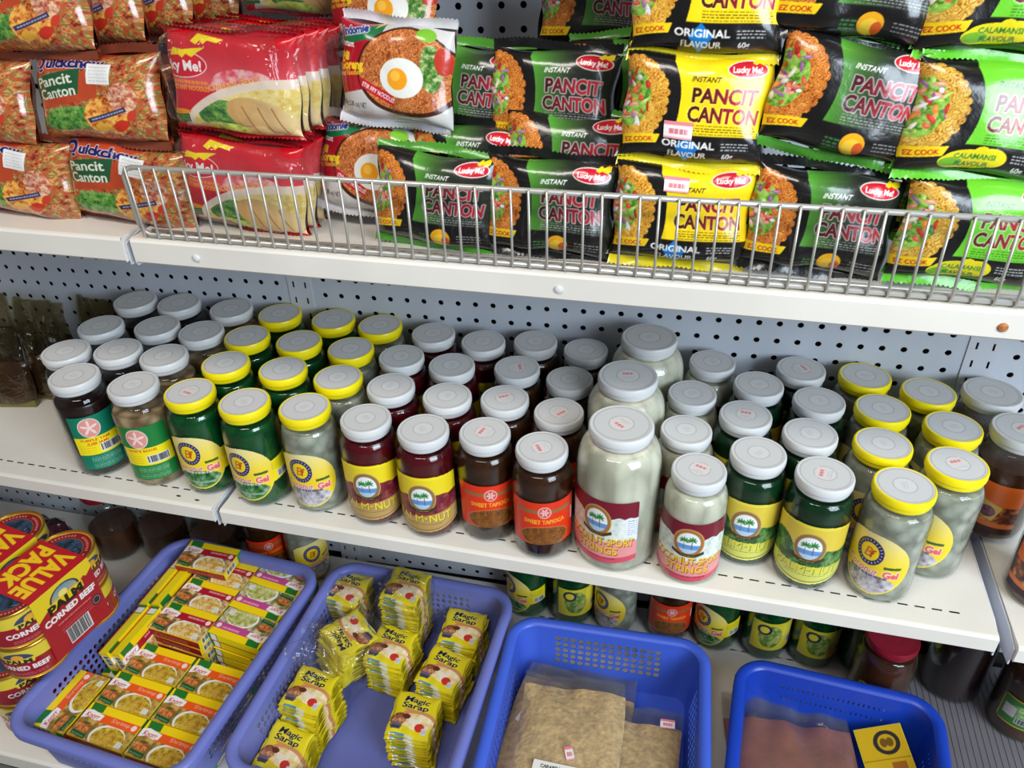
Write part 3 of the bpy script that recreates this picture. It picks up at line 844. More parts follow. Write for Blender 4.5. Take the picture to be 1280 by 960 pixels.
def can_top():
    A = Art(85, 85, (206, 160, 60), res=1.4, seed=28)
    A.ell(42.5, 42.5, 40, 40, (140, 26, 34)); A.ell(42.5, 42.5, 28.5, 28.5, (170, 150, 130)); A.ell(42.5, 42.5, 28, 28, (44, 52, 60))
    A.mottle(A.emask(42.5, 42.5, 27, 27), [(24, 34, 36), (40, 60, 84), (54, 80, 110)], 9)
    for k in range(46):
        w = k / 46 * 2 * PI
        if k % 9: A.put(A.rmask_rot(42.5 + 34 * math.cos(w), 42.5 + 34 * math.sin(w), 2.6, 3.4, w - PI / 2), (214, 130, 120))
    A.cut(A.emask(42.5, 42.5, 42.4, 42.4))
    return A
def sleeve_top():
    A = Art(90, 96, (190, 24, 38), res=1.4, seed=29)
    A.text('VALUE', 60, 48, 29, (250, 206, 30), w=86, bold=0.05, rot=-PI / 2)
    A.text('PACK', 24, 48, 29, (250, 206, 30), w=80, bold=0.05, rot=-PI / 2)
    return A
def sleeve_side():
    A = Art(96, 118, (170, 22, 42), res=1.4, seed=30)
    A.poly([(0, 118), (96, 118), (96, 100), (84, 92), (80, 96), (60, 84), (30, 84), (20, 88), (0, 78)], (238, 208, 40))
    A.ell(48, 92, 24, 19, (50, 50, 70)); A.grad(A.emask(48, 92, 21, 17), 82, 108, (240, 190, 60), (110, 150, 190), axis=1); A.ell(46, 96, 7, 6, (250, 226, 130))
    A.poly([(20, 92), (76, 92), (76, 74), (20, 74)], (238, 208, 40)); A.put(A.pmask([(4, 78), (92, 80), (90, 70), (8, 68)]), (170, 22, 42))
    A.text('PALM', 46, 83, 14, (30, 28, 24), w=56, bold=0.06); A.text('CORNED BEEF', 48, 67, 10, WHITE, w=84, bold=0.05)
    A.lines(22, 78, 53, 1, 3, (226, 150, 150), 2.6); A.lines(24, 78, 45, 3, 4.5, (214, 130, 136), 1.0)
    A.barcode(28, 8, 66, 36); A.ell(84, 42, 8, 9, (60, 34, 44)); A.ring(84, 42, 5, 6, (170, 150, 150), 1.1)
    return A

def sticker(kind):
    if kind == 'price':
        A = Art(26, 15, (240, 226, 226), res=1.6, seed=31); A.rect(0, 11.5, 26, 15, (226, 130, 136)); A.lines(5, 21, 6.5, 1, 2, (206, 96, 106), 4.2); A.rect(0, 0, 26, 2, (230, 160, 164)); return A
    if kind == 'flour':
        A = Art(92, 34, (232, 228, 218), res=1.6, seed=32); A.text('CARABELL CORN', 32, 27, 4.6, (50, 46, 50), w=44, bold=0.03); A.lines(17, 49, 21, 1, 3, (70, 66, 70), 2.6)
        A.lines(4, 50, 16, 4, 3.2, (120, 116, 116), 0.8); A.rect(54, 16, 90, 31, (206, 204, 214)); A.lines(56, 88, 28, 4, 3.2, (130, 126, 160), 0.8); A.lines(54, 88, 11, 2, 3.2, (120, 116, 116), 0.8); return A
    if kind == 'small':
        A = Art(30, 46, (222, 220, 216), res=1.4, seed=33); A.lines(4, 26, 40, 5, 3.6, (150, 148, 150), 0.8); A.rect(5, 5, 22, 14, (70, 66, 70)); A.lines(6, 21, 10, 2, 3, (200, 200, 200), 0.7); return A
    A = Art(60, 84, (214, 174, 24), res=1.4, seed=34)
    A.ell(36, 62, 17, 16, (48, 44, 40)); A.ell(36, 62, 11.5, 11, (206, 166, 24)); A.ell(32, 62, 4.6, 6, (120, 84, 20)); A.ell(40, 62, 4.6, 6, (120, 84, 20))
    A.rect(0, 40, 60, 41, (150, 110, 20)); A.lines(8, 32, 24, 1, 3, (110, 66, 20), 6); A.rect(34, 14, 52, 36, (170, 100, 30)); A.lines(8, 50, 10, 2, 3, (110, 76, 20), 0.8)
    return A

# ================================================================== THE ROOM AND THE FIXTURE
def slab(name, x0, x1, y0, y1, z0, z1, mat):
    o = obj(name, box_mesh(name, x0, x1, y0, y1, z0, z1), mat)
    o['kind'] = 'structure'
    return o
slab('floor', -2.6, 3.4, -3.2, 0.6, -0.05, 0.0, M['floor'])
slab('wall_back', -2.6, 3.4, 0.12, 0.2, 0.0, 2.7, M['wall'])

def holed(name, cells, mapf, mat, parent=None, r=0.33, merge=1e-5, thick=0.0, oname=None, smooth=False):
    """cells: (u0, v0, u1, v1, has_hole); each hole is a real opening with eight sides"""
    bm = bmesh.new()
    cache = {}
    def vert(u, v):
        k = (round(u, 6), round(v, 6))
        if k not in cache: cache[k] = bm.verts.new(mapf(u, v))
        return cache[k]
    def face(vs):
        vs2 = []
        for v in vs:
            if v not in vs2: vs2.append(v)
        if len(vs2) >= 3:
            try: bm.faces.new(vs2)
            except ValueError: pass
    for (u0, v0, u1, v1, hole) in cells:
        um, vm = (u0 + u1) / 2, (v0 + v1) / 2
        out = [vert(u0, v0), vert(um, v0), vert(u1, v0), vert(u1, vm), vert(u1, v1), vert(um, v1), vert(u0, v1), vert(u0, vm)]
        if not hole: face(out); continue
        inn = []
        for k in range(8):
            a = -3 * PI / 4 + k * PI / 4
            inn.append(bm.verts.new(mapf(um + r * (u1 - u0) * math.cos(a), vm + r * (v1 - v0) * math.sin(a))))
        for k in range(8): face([out[k], out[(k + 1) % 8], inn[(k + 1) % 8], inn[k]])
    me = bm_mesh(name, bm, smooth=smooth)
    o = obj(oname or name, me, mat, parent)
    if thick:
        s = o.modifiers.new('thickness', 'SOLIDIFY'); s.thickness = thick; s.offset = -1
    return o

unit = thing('gondola_shelving', 'white pegboard back wall and slotted uprights of the supermarket shelving', 'shelving', (0, 0, 0))
def back_panel(ix, x0, n_first, zoff):
    """one section of pegboard: the rows of holes climb a little to the right, as in the shop"""
    tp = 0.0304
    cells = []
    z_top = 0.63
    # columns: margin, 34 hole cells, margin
    xs = [x0 + 0.75 * P] + [x0 + (1.0 + k) * P for k in range(35)] + [x0 + 35.25 * P]
    zs = [z_top + (k - 21.5) * P for k in range(44)]
    for i in range(len(xs) - 1):
        for j in range(len(zs) - 1):
            hole = 1 <= i <= 34
            cells.append((xs[i], zs[j], xs[i + 1], zs[j + 1], hole))
    def mp(u, v): return (u, 0.0, v + zoff + tp * (u - (x0 if ix else 0)) + (tp * x0 if ix == 2 else 0))
    o = holed('back_panel', cells, mp, M['panel'], unit, r=0.16)
    s = o.modifiers.new('thickness', 'SOLIDIFY'); s.thickness = 0.0012; s.offset = -1
    obj('hole_shade_board', box_mesh('hole_shade_board', x0 + 0.01, x0 + SEC - 0.01, 0.02, 0.026, 0.07, 1.18), M['dark'], unit)  # added dark board, so the peg holes read as shaded depth
back_panel(0, -SEC, 0, 0.0148)
back_panel(1, 0.0, 0, 0.0)
back_panel(2, SEC, 0, 0.0)

def upright(x):
    w = 0.0185
    xs = [x - w, x - 0.0105, x - 0.0080, x + 0.0080, x + 0.0105, x + w]
    cells = []
    zs = [0.05]
    while zs[-1] < 1.18: zs += [zs[-1] + 0.0155, zs[-1] + 0.025]
    bm = bmesh.new()
    for i in range(5):
        for j in range(len(zs) - 1):
            if i in (1, 3) and j % 2 == 1: continue          # slot
            bm.faces.new([bm.verts.new((xs[i], -0.0018, zs[j])), bm.verts.new((xs[i + 1], -0.0018, zs[j])), bm.verts.new((xs[i + 1], -0.0018, zs[j + 1])), bm.verts.new((xs[i], -0.0018, zs[j + 1]))])
    bmesh.ops.remove_doubles(bm, verts=bm.verts, dist=1e-5)
    for sx in (-w, w):
        bm.faces.new([bm.verts.new((x + sx, -0.0018, 0.05)), bm.verts.new((x + sx, 0.019, 0.05)), bm.verts.new((x + sx, 0.019, 1.18)), bm.verts.new((x + sx, -0.0018, 1.18))])
    obj('upright', bm_mesh('upright', bm), M['upright'], unit)
    obj('slot_shade_core', box_mesh('slot_shade_core', x - w + 0.001, x + w - 0.001, 0.008, 0.018, 0.06, 1.17), M['dark'], unit)  # dark filler behind the slots, standing in for their inner shade
for x in (0.0, SEC, -SEC): upright(x)

def shelf(x0, x1, zf, depth, lip, label, slots=True, pitch=0.0171, y_slot=0.027, back_slots=False, brackets=True, extra=()):
    """folded steel shelf: top with a row of cut slots, rolled front lip, flat skirt"""
    root = thing('shelf', label, 'shelf', (0, 0, 0), group='white steel shelves of the shelving')
    bm = bmesh.new()
    def q(p): bm.faces.new([bm.verts.new((a, b, zf(a) + c)) for a, b, c in p])
    ys = -depth + 0.004
    rows = [(-0.003, None)]
    yb = -0.02
    def strip(ya, yc): q([(x0, ya, 0), (x1, ya, 0), (x1, yc, 0), (x0, yc, 0)])
    def slotrow(ya, yc):
        x = x0 + 0.012
        q([(x0, ya, 0), (x, ya, 0), (x, yc, 0), (x0, yc, 0)])
        while x + pitch < x1 - 0.012:
            q([(x + pitch * 0.6, ya, 0), (x + pitch, ya, 0), (x + pitch, yc, 0), (x + pitch * 0.6, yc, 0)])
            x += pitch
        q([(x, ya, 0), (x1, ya, 0), (x1, yc, 0), (x, yc, 0)])
    e = [ys]
    yslot = -depth + y_slot
    if slots: e += [yslot - 0.0011, yslot + 0.0011]
    if back_slots: e += [-0.062 - 0.0014, -0.062 + 0.0014]
    e.append(-0.0085)
    for k in range(len(e) - 1):
        (slotrow if k % 2 == 1 else strip)(e[k], e[k + 1])
    # front roll and lip, swept along x
    prof = [(ys, 0.0), (-depth + 0.0015, -0.0008), (-depth, -0.003), (-depth, -lip + 0.002), (-depth + 0.002, -lip), (-depth + 0.012, -lip), (-depth + 0.012, -lip + 0.006)]
    for k in range(len(prof) - 1):
        (ya, za), (yc, zc) = prof[k], prof[k + 1]
        q([(x0, yc, zc), (x1, yc, zc), (x1, ya, za), (x0, ya, za)])
    for x in (x0, x1):                                          # closed ends
        q([(x, ys, 0), (x, -depth, -0.003), (x, -depth, -lip), (x, -depth + 0.012, -lip)])
        q([(x, ys, 0), (x, -depth + 0.012, -lip), (x, -0.0085, -0.02), (x, -0.0085, 0)])
    bmesh.ops.remove_doubles(bm, verts=bm.verts, dist=1e-5)
    me = bm_mesh('shelf_tray', bm)
    obj('tray', me, M['shelf'], root)
    # dark underside behind the slots is just the pan below
    bm = bmesh.new()
    vs = [(x0 + 0.004, -depth + 0.014, -0.014), (x1 - 0.004, -depth + 0.014, -0.014), (x1 - 0.004, -0.006, -0.014), (x0 + 0.004, -0.006, -0.014)]
    bm.faces.new([bm.verts.new((a, b, zf(a) + c)) for a, b, c in vs])
    obj('under_pan', bm_mesh('under_pan', bm), M['shelf'], root)
    if brackets:
        for x in (x0 - 0.0022, x1 + 0.0010):
            bm = bmesh.new()
            vs = [(-0.0085, 0.0), (-depth + 0.03, -0.002), (-depth + 0.004, -0.007), (-depth + 0.004, -0.030), (-depth + 0.05, -0.034), (-0.0085, -0.075)]
            f0 = [bm.verts.new((x, y, zf(x) + z)) for y, z in vs]; f1 = [bm.verts.new((x + 0.0014, y, zf(x) + z)) for y, z in vs]
            bm.faces.new(f0); bm.faces.new(f1[::-1])
            for k in range(len(vs)): bm.faces.new([f0[k], f0[(k + 1) % 6], f1[(k + 1) % 6], f1[k]])
            obj('bracket', bm_mesh('bracket', bm), M['upright'], root)
    for (x, y, r) in extra:
        obj('spare_hole', lathe_mesh('spare_hole', [(r, 0.0002), (r, 0.0006)], 10), M['dark'], root, (x, y, zf(x))).scale = (1.5, .6, 1)
    return root

G = 0.0035
shelf(G, SEC - G, midz, MID_D, 0.0225, 'middle shelf crowded with rows of glass jars')
shelf(-SEC + G, -G - 0.004, midz, MID_D, 0.0225, 'middle shelf piece left of the seam under the dark jam jars',
      extra=((-0.062, -0.284, 0.0022), (-0.034, -0.286, 0.0022)))
shelf(SEC + 0.017, SEC + 0.5, lambda x: midz(x) - 0.009, MID_D, 0.0225, 'middle shelf corner beyond the gap under the orange label jar', slots=False,
      extra=((SEC + 0.045, -0.245, 0.003),))
shelf(G, SEC - G, upz, UP_D, 0.026, 'upper shelf holding noodle packets behind the wire fence', slots=False)
shelf(-SEC + G, -G - 0.004, upz, UP_D, 0.026, 'upper shelf piece under the orange noodle bags, left of the fence', slots=False)
shelf(SEC + G, SEC + 0.5, upz, UP_D, 0.026, 'upper shelf piece past the end of the photographed fence', slots=False)
def lowz(x): return LOW
deck = shelf(-SEC, SEC - .002, lowz, LOW_D, 0.03, 'wide bottom deck carrying the blue baskets and tins', slots=False, back_slots=True, brackets=False)
deck2 = shelf(SEC + .001, SEC * 1.6, lowz, LOW_D, 0.03, 'grey ribbed bottom deck, darkened for shade, beyond the deep blue basket', slots=False, brackets=False)
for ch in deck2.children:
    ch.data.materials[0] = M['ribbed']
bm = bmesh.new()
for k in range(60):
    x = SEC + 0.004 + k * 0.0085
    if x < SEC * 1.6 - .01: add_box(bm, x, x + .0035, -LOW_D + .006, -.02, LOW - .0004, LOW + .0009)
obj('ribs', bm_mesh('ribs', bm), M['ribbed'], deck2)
# the shelf above, just over the picture: it shades the packets
shelf(-SEC + G, SEC - G, lambda x: 1.225, UP_D, 0.026, 'topmost shelf just above the picture, shading the packets', slots=False, brackets=False)
shelf(SEC + G, SEC + 0.5, lambda x: 1.225, UP_D, 0.026, 'topmost shelf piece past the upright, above the picture', slots=False, brackets=False)
kick = obj('kick_plate', box_mesh('kick_plate', -SEC, SEC * 1.6, -LOW_D + 0.03, -LOW_D + 0.034, 0.0, LOW - 0.03), M['dark'], deck)

# small marks on the front of the upper shelf
for x, c in ((0.075, 'white_lid'), (0.437, 'white_lid')):
    o = obj('shelf_plug', lathe_mesh('shelf_plug', [(0.0036, 0), (0.0034, 0.0014), (0.0016, 0.0022)], 16), M[c], None, (x, -UP_D - 0.0001, upz(x) - 0.0145), (PI / 2, 0, 0))
    describe(o, 'small white plug in the upper shelf front, %s' % ('near the left end of the fence' if x < .2 else 'below the middle of the fence'), 'plug', 'plugs in the upper shelf front')

o = obj('shelf_screw', lathe_mesh('shelf_screw', [(0.0042, 0), (0.0036, 0.0012), (0.0012, 0.0018)], 12), plain('rust', (176, 110, 60), 0.7, var=0.3, vscale=300), None, (0.795, -UP_D - 0.0001, upz(.795) - 0.0145), (PI / 2, 0, 0))
describe(o, 'rusty screw head in the upper shelf front at the picture edge', 'screw')

# ------------------------------------------------------------------ wire fence on the upper shelf
fence = thing('wire_fence', 'grey wire fence along the front of the upper shelf', 'fence', (0, 0, 0))
fx0, fx1, fy = 0.014, SEC + 0.06, -0.300
fz0, fz1 = 0.8475, 0.9155
rail = [(fx1, fy, fz1), (fx0 + 0.012, fy, fz1), (fx0 + 0.004, fy, fz1 - 0.002), (fx0, fy, fz1 - 0.009), (fx0 + 0.001, fy, fz0 + 0.014), (fx0 + 0.004, fy, fz0 + 0.004), (fx0 + 0.011, fy, fz0), (fx1, fy, fz0)]
obj('frame_rail', tube_mesh('frame_rail', rail, 0.0026, 8), M['wire'], fence)
obj('rear_rail', tube_mesh('rear_rail', [(fx0 + 0.004, fy + 0.012, fz0 - 0.001), (fx1, fy + 0.012, fz0 - 0.001)], 0.002, 6), M['wire'], fence)
wm = tube_mesh('wire', [(0, 0, fz1 + 0.0015), (0, 0, fz0 - 0.001), (0, 0.004, fz0 - 0.003), (0, 0.014, fz0 - 0.003)], 0.00125, 6)
x = fx0 + 0.006; first = True
while x < fx1:
    obj('wire', wm, M['wire'], fence, (x, fy - 0.0032, 0)); x += 0.0156

# ================================================================== JARS
def jar_profile(r, h, neck, shoulder):
    """glass body from the heel to the neck; h is the height at the top of the lid"""
    hb = h - 0.004
    zs = h * shoulder
    p = [(r * 0.55, 0.0015), (r * 0.86, 0.0), (r * 0.955, 0.003), (r, 0.010), (r, zs)]
    for k in range(1, 7):
        a = k / 6 * PI / 2
        p.append((neck + (r - neck) * math.cos(a), zs + (h - 0.019 - zs) * math.sin(a)))
    p += [(neck, h - 0.015), (neck, hb)]
    return p
def inner(p, t, top):
    q = [(max(r - t, 0.001), z + t * 0.8) for r, z in p if z < top]
    return q + [(q[-1][0] * 0.985, top)]

def lid_profile(r, t=0.0155):
    return [(r * 0.93, 0.0), (r * 0.955, 0.0015), (r * 0.955, t * 0.34), (r, t * 0.42), (r * 1.005, t * 0.55), (r, t * 0.86), (r * 0.975, t * 0.97), (r * 0.94, t), (r * 0.915, t * 0.99), (r * 0.90, t * 0.965), (0.002, t * 0.965)]

LIDM = {}
def lid_meshes(r, kind, stamp):
    key = (r, kind, stamp)
    if key not in LIDM:
        rim = lathe_mesh('lid', lid_profile(r), 48, close_top=False)
        rim.materials.append(M[{'white': 'white_lid', 'yellow': 'yellow_lid', 'red': 'red_lid'}[kind]])
        base = (211, 210, 208) if kind != 'red' else (158, 30, 50)
        A = lid_art(r * 1.84 * 1000, base, stamp)
        d = r * 1.84
        pan = sheet('lid_panel', A, lambda u, v: np.stack([(u - .5) * d, (v - .5) * d, 0 * u], -1))
        pan.materials.append(M['lid_print'])
        LIDM[key] = (rim, pan)
    return LIDM[key]

class JarKind:
    def __init__(s, name, r, h, neck, lid_r, shoulder, contents, fill, lid, label_art=None, lz=0.022, lsy=1.0):
        prof = jar_profile(r, h, neck, shoulder)
        s.r, s.h, s.lid_r, s.lid = r, h, lid_r, lid
        s.glass = lathe_mesh('glass_body', prof, 44, close_top=False); s.glass.materials.append(M['glass'])
        s.cont = lathe_mesh('contents', inner(prof, 0.0016, fill), 36); s.cont.materials.append(M[contents])
        s.label = None
        if label_art is not None:
            s.label = wrap('label', label_art, r + 0.0004, lz, lsy); s.label.materials.append(M['paper'])
        s.name = name
def make_jar(K, x, y, z, delta, label, cat='jar', group=None, stamp=False, tilt=(0, 0)):
    th = math.atan2(0.5562 - x, 0.9355 + y)       # label turned to the aisle, then by delta
    t = thing(K.name, label, cat, (x, y, z), (tilt[0], tilt[1], th + math.radians(delta)), group)
    obj('glass_body', K.glass, None, t)
    obj('contents', K.cont, None, t)
    if K.label: obj('label', K.label, None, t)
    rim, pan = lid_meshes(K.lid_r, K.lid, stamp)
    l = obj('lid', rim, None, t, (0, 0, K.h - 0.0155), (0, 0, random.uniform(0, 6)))
    obj('lid_panel', pan, None, l, (0, 0, 0.0152), label=('white disc with pressed rings drawn in shade grey' if K.lid == 'yellow' else None))
    return t

H_ = 0.140
ART_GEL_G, ART_GEL_W = lab_gel('green'), lab_gel('white')
JK = dict(
 jam=JarKind('jam_jar', 0.0345, H_, 0.0265, 0.0305, 0.74, 'jam', 0.110, 'white', lab_green('PURPLE YAM', '(UBE JAM)', (10, 120, 92)), 0.014, 1.12),
 beans=JarKind('bean_jar', 0.0345, H_, 0.0265, 0.0305, 0.74, 'beans', 0.108, 'white', lab_green('WHITE BEANS', None, (26, 124, 56)), 0.014, 1.12),
 kaong=JarKind('jelly_jar', 0.0345, H_, 0.0265, 0.0305, 0.72, 'green_gel', 0.117, 'yellow', ART_GEL_G, 0.007, 1.16),
 nata=JarKind('jelly_jar', 0.0345, H_, 0.0265, 0.0305, 0.72, 'clear_gel', 0.117, 'yellow', ART_GEL_W, 0.007, 1.16),
 palm=JarKind('palm_nut_jar', 0.0345, H_, 0.0265, 0.0295, 0.74, 'palm_red', 0.119, 'white', lab_palm('red'), 0.008, 1.22),
 tap=JarKind('tapioca_jar', 0.0345, H_, 0.0260, 0.0290, 0.72, 'tapioca', 0.119, 'white', lab_tapioca(), 0.026, 1.12),
 big=JarKind('coconut_jar', 0.047, 0.177, 0.0315, 0.0345, 0.72, 'white_strings', 0.160, 'white', lab_coco(True), 0.014, 1.25),
 coco=JarKind('coconut_jar', 0.0345, H_, 0.0255, 0.0285, 0.74, 'white_strings', 0.120, 'white', lab_coco(), 0.006, 1.18),
 palmg=JarKind('palm_nut_jar', 0.0345, H_, 0.0265, 0.0295, 0.74, 'dark_green', 0.119, 'white', lab_palm('green'), 0.008, 1.22),
 orange=JarKind('spread_jar', 0.036, H_, 0.0290, 0.0325, 0.62, 'brown_sauce', 0.100, 'white', lab_orange(), 0.014),
)
ORD = ['front', 'second', 'third', 'rearmost']
COLS = [
 ('jam', [(-0.2531, -0.1904), (-0.252, -0.1207), (-0.252, -0.042)], 0, 'white-lidded jar of dark jam, {o} in the outer column by the brown bags', 'dark jam jars'),
 ('jam', [(-0.1998, -0.2418), (-0.1855, -0.1737), (-0.1723, -0.1054), (-0.1821, -0.0365)], 4, 'dark jam jar with white lid, {o} in the column beside the white beans', 'dark jam jars'),
 ('beans', [(-0.1125, -0.2438), (-0.1156, -0.1742), (-0.1027, -0.1058), (-0.0965, -0.0365)], -16, 'jar of white beans with white lid, {o} in the bean column', 'white bean jars'),
 ('kaong', [(-0.0337, -0.2429), (-0.0251, -0.1738), (-0.0331, -0.1047), (-0.019, -0.0365)], -10, 'green jelly jar with yellow lid, {o} in the column beside the beans', 'green jelly jars'),
 ('kaong', [(0.044, -0.249), (0.0549, -0.1717), (0.0434, -0.1031), (0.0636, -0.0365)], -16, 'green jelly jar with yellow lid, {o} in the column beside the clear jelly', 'green jelly jars'),
 ('nata', [(0.1201, -0.2437), (0.1323, -0.1751), (0.12, -0.1066), (0.1346, -0.0386)], -6, 'clear jelly jar with yellow lid, {o} in the column beside the red palm nuts', 'clear jelly jars'),
 ('palm', [(0.2, -0.2495), (0.2044, -0.18), (0.193, -0.1114), (0.2146, -0.0452)], -20, 'red palm nut jar, {o} in the column beside the clear jelly', 'red palm nut jars'),
 ('palm', [(0.2721, -0.2554), (0.2788, -0.1861), (0.2634, -0.1182), (0.287, -0.0527)], -18, 'red palm nut jar, {o} in the column beside the orange-labelled tapioca', 'red palm nut jars'),
 ('tap', [(0.3422, -0.2462), (0.3478, -0.1768), (0.3463, -0.1073), (0.3551, -0.0382)], 4, 'brown tapioca jar, {o} in the column beside the red palm nuts', 'brown tapioca jars'),
 ('tap', [(0.4105, -0.2598), (0.4161, -0.1904), (0.4159, -0.119), (0.4243, -0.046)], 4, 'brown tapioca jar, {o} in the column beside the tallest jars', 'brown tapioca jars'),
 ('big', [(0.4944, -0.249), (0.4899, -0.1545), (0.5055, -0.0612)], -26, 'big fat jar of white coconut strings, {o} of the three tallest jars', 'big coconut string jars'),
 ('coco', [(0.5791, -0.2615), (0.5619, -0.1941), (0.5643, -0.1197), (0.5853, -0.0421)], -2, 'smaller jar of white coconut strings, {o} in the column beside the tallest jars', 'small coconut string jars'),
 ('palmg', [(0.6395, -0.2196), (0.6262, -0.1513), (0.6414, -0.0834)], 0, 'dark green palm nut jar, {o} in the column beside the coconut strings', 'green palm nut jars'),
 ('palmg', [(0.7059, -0.2411), (0.6954, -0.1723), (0.7095, -0.1041), (0.6929, -0.0365)], 4, 'dark green palm nut jar, {o} in the column beside the clear jelly', 'green palm nut jars'),
 ('nata', [(0.7822, -0.2432), (0.7705, -0.1746), (0.779, -0.1055), (0.7678, -0.0368)], 8, 'clear jelly jar with yellow lid, {o} in the column beside the green palm nuts', 'clear jelly jars'),
 ('nata', [(0.8407, -0.1951), (0.8499, -0.1261), (0.8362, -0.0579)], -4, 'clear jelly jar with yellow lid, {o} in the column along the shelf gap', 'clear jelly jars'),
]
STAMPED = {(3, 0), (8, 0), (9, 0), (9, 1), (10, 0), (10, 1), (11, 0), (13, 0), (12, 1), (8, 1), (8, 2), (15, 0), (13, 3)}
for ci, (kind, spots, delta, lab, grp) in enumerate(COLS):
    for i, (x, y) in enumerate(spots):
        o = ORD[i] if i < len(spots) - 1 else 'rearmost'
        d = delta if i == 0 else delta + random.uniform(-30, 30)
        if (ci, i) == (0, 0): d = 70
        make_jar(JK[kind], x, y, midz(x), d, lab.format(o=o), 'jar', grp, (ci, i) in STAMPED)
make_jar(JK['orange'], 0.9085, -0.0435, midz(0.9085), -30, 'white-lidded brown spread jar against the pegboard upright', 'jar', 'brown spread jars')
make_jar(JK['orange'], 0.9236, -0.1155, midz(0.9236), -20, 'white-lidded brown spread jar with orange label, over the shelf gap', 'jar', 'brown spread jars', True)
make_jar(JK['orange'], 0.957, -0.212, midz(0.957) - 0.009, 6, 'orange-labelled spread jar at the front of the shelf beyond the gap', 'jar', 'brown spread jars')

# ================================================================== NOODLE PACKETS ON THE UPPER SHELF
def pouch_surface(W, H, T, seed, side=1, pw=3.2, ph=5.0, wr=1.0):
    rng = np.random.default_rng(seed)
    ph1, ph2, ph3 = rng.uniform(0, 6, 3)
    k1, k2 = rng.uniform(5, 7), rng.uniform(9, 13)
    lx = rng.uniform(-1, 1, 6)
    def fn(u, v):
        U, V = 2 * np.asarray(u) - 1, 2 * np.asarray(v) - 1
        a = np.clip(1 - np.abs(U) ** pw, 0, 1) ** 0.55
        b = np.clip(1 - np.abs(V) ** ph, 0, 1) ** 0.6
        t = T / 2 * a * b
        fold = (np.sin(k1 * U + ph1) * 0.5 + np.sin(k2 * U + ph2 + 1.5 * V) * 0.3) * np.abs(V) ** 2.0 * 0.0030
        swell = (np.sin(2.1 * U + 1.7 * V + ph3) + np.sin(3.3 * V - 1.2 * U + ph1)) * 0.0008 + np.sin(6 * U + 4 * V + ph2) * 0.0005
        t = t + wr * (fold + swell) * np.clip(a * 1.3, 0, 1) * np.clip(b * 1.6, 0, 1)
        x = U * W / 2 * (1 - 0.035 * b)
        x = x + 0.002 * lx[0] * V + 0.0015 * np.sin(5 * V + ph1) * np.abs(U)
        z = V * H / 2 * (1 - 0.02 * a) + 0.0015 * np.sin(4 * U + ph2) * np.abs(V)
        return np.stack([x, -side * np.maximum(t, 0.0004), z], -1)
    return fn

def fin_mesh(name, W, fin, H, top, seed, T=0.004):
    """crimped seal strip beyond the end of the pouch"""
    rng = np.random.default_rng(seed + (50 if top else 90)); p1, p2 = rng.uniform(0, 6, 2)
    nx, nz = 61, 5
    vs, fs = [], []
    s = 1 if top else -1
    for j in range(nz):
        for i in range(nx):
            U = 2 * i / (nx - 1) - 1; q = j / (nz - 1)
            z = s * (H / 2 - 0.001 + q * fin) + 0.0015 * math.sin(4 * U + p2)
            y = (0.002 * math.sin(3 * U + p1) + 0.0012 * math.sin(8 * U + p2)) * (0.3 + q) - s * 0.0 + 0.0005 * (1 if i % 2 else -1) + (0.004 * q * q * math.sin(p1))
            zz = z + (0.0007 * (1 if i % 2 else -1) if j == nz - 1 else 0)
            vs.append((U * W / 2 * (0.985 + 0.02 * q), y, zz))
    for j in range(nz - 1):
        for i in range(nx - 1):
            f = (j * nx + i, j * nx + i + 1, (j + 1) * nx + i + 1, (j + 1) * nx + i)
            fs.append(f if top else f[::-1])
    return mesh_from(name, vs, fs)

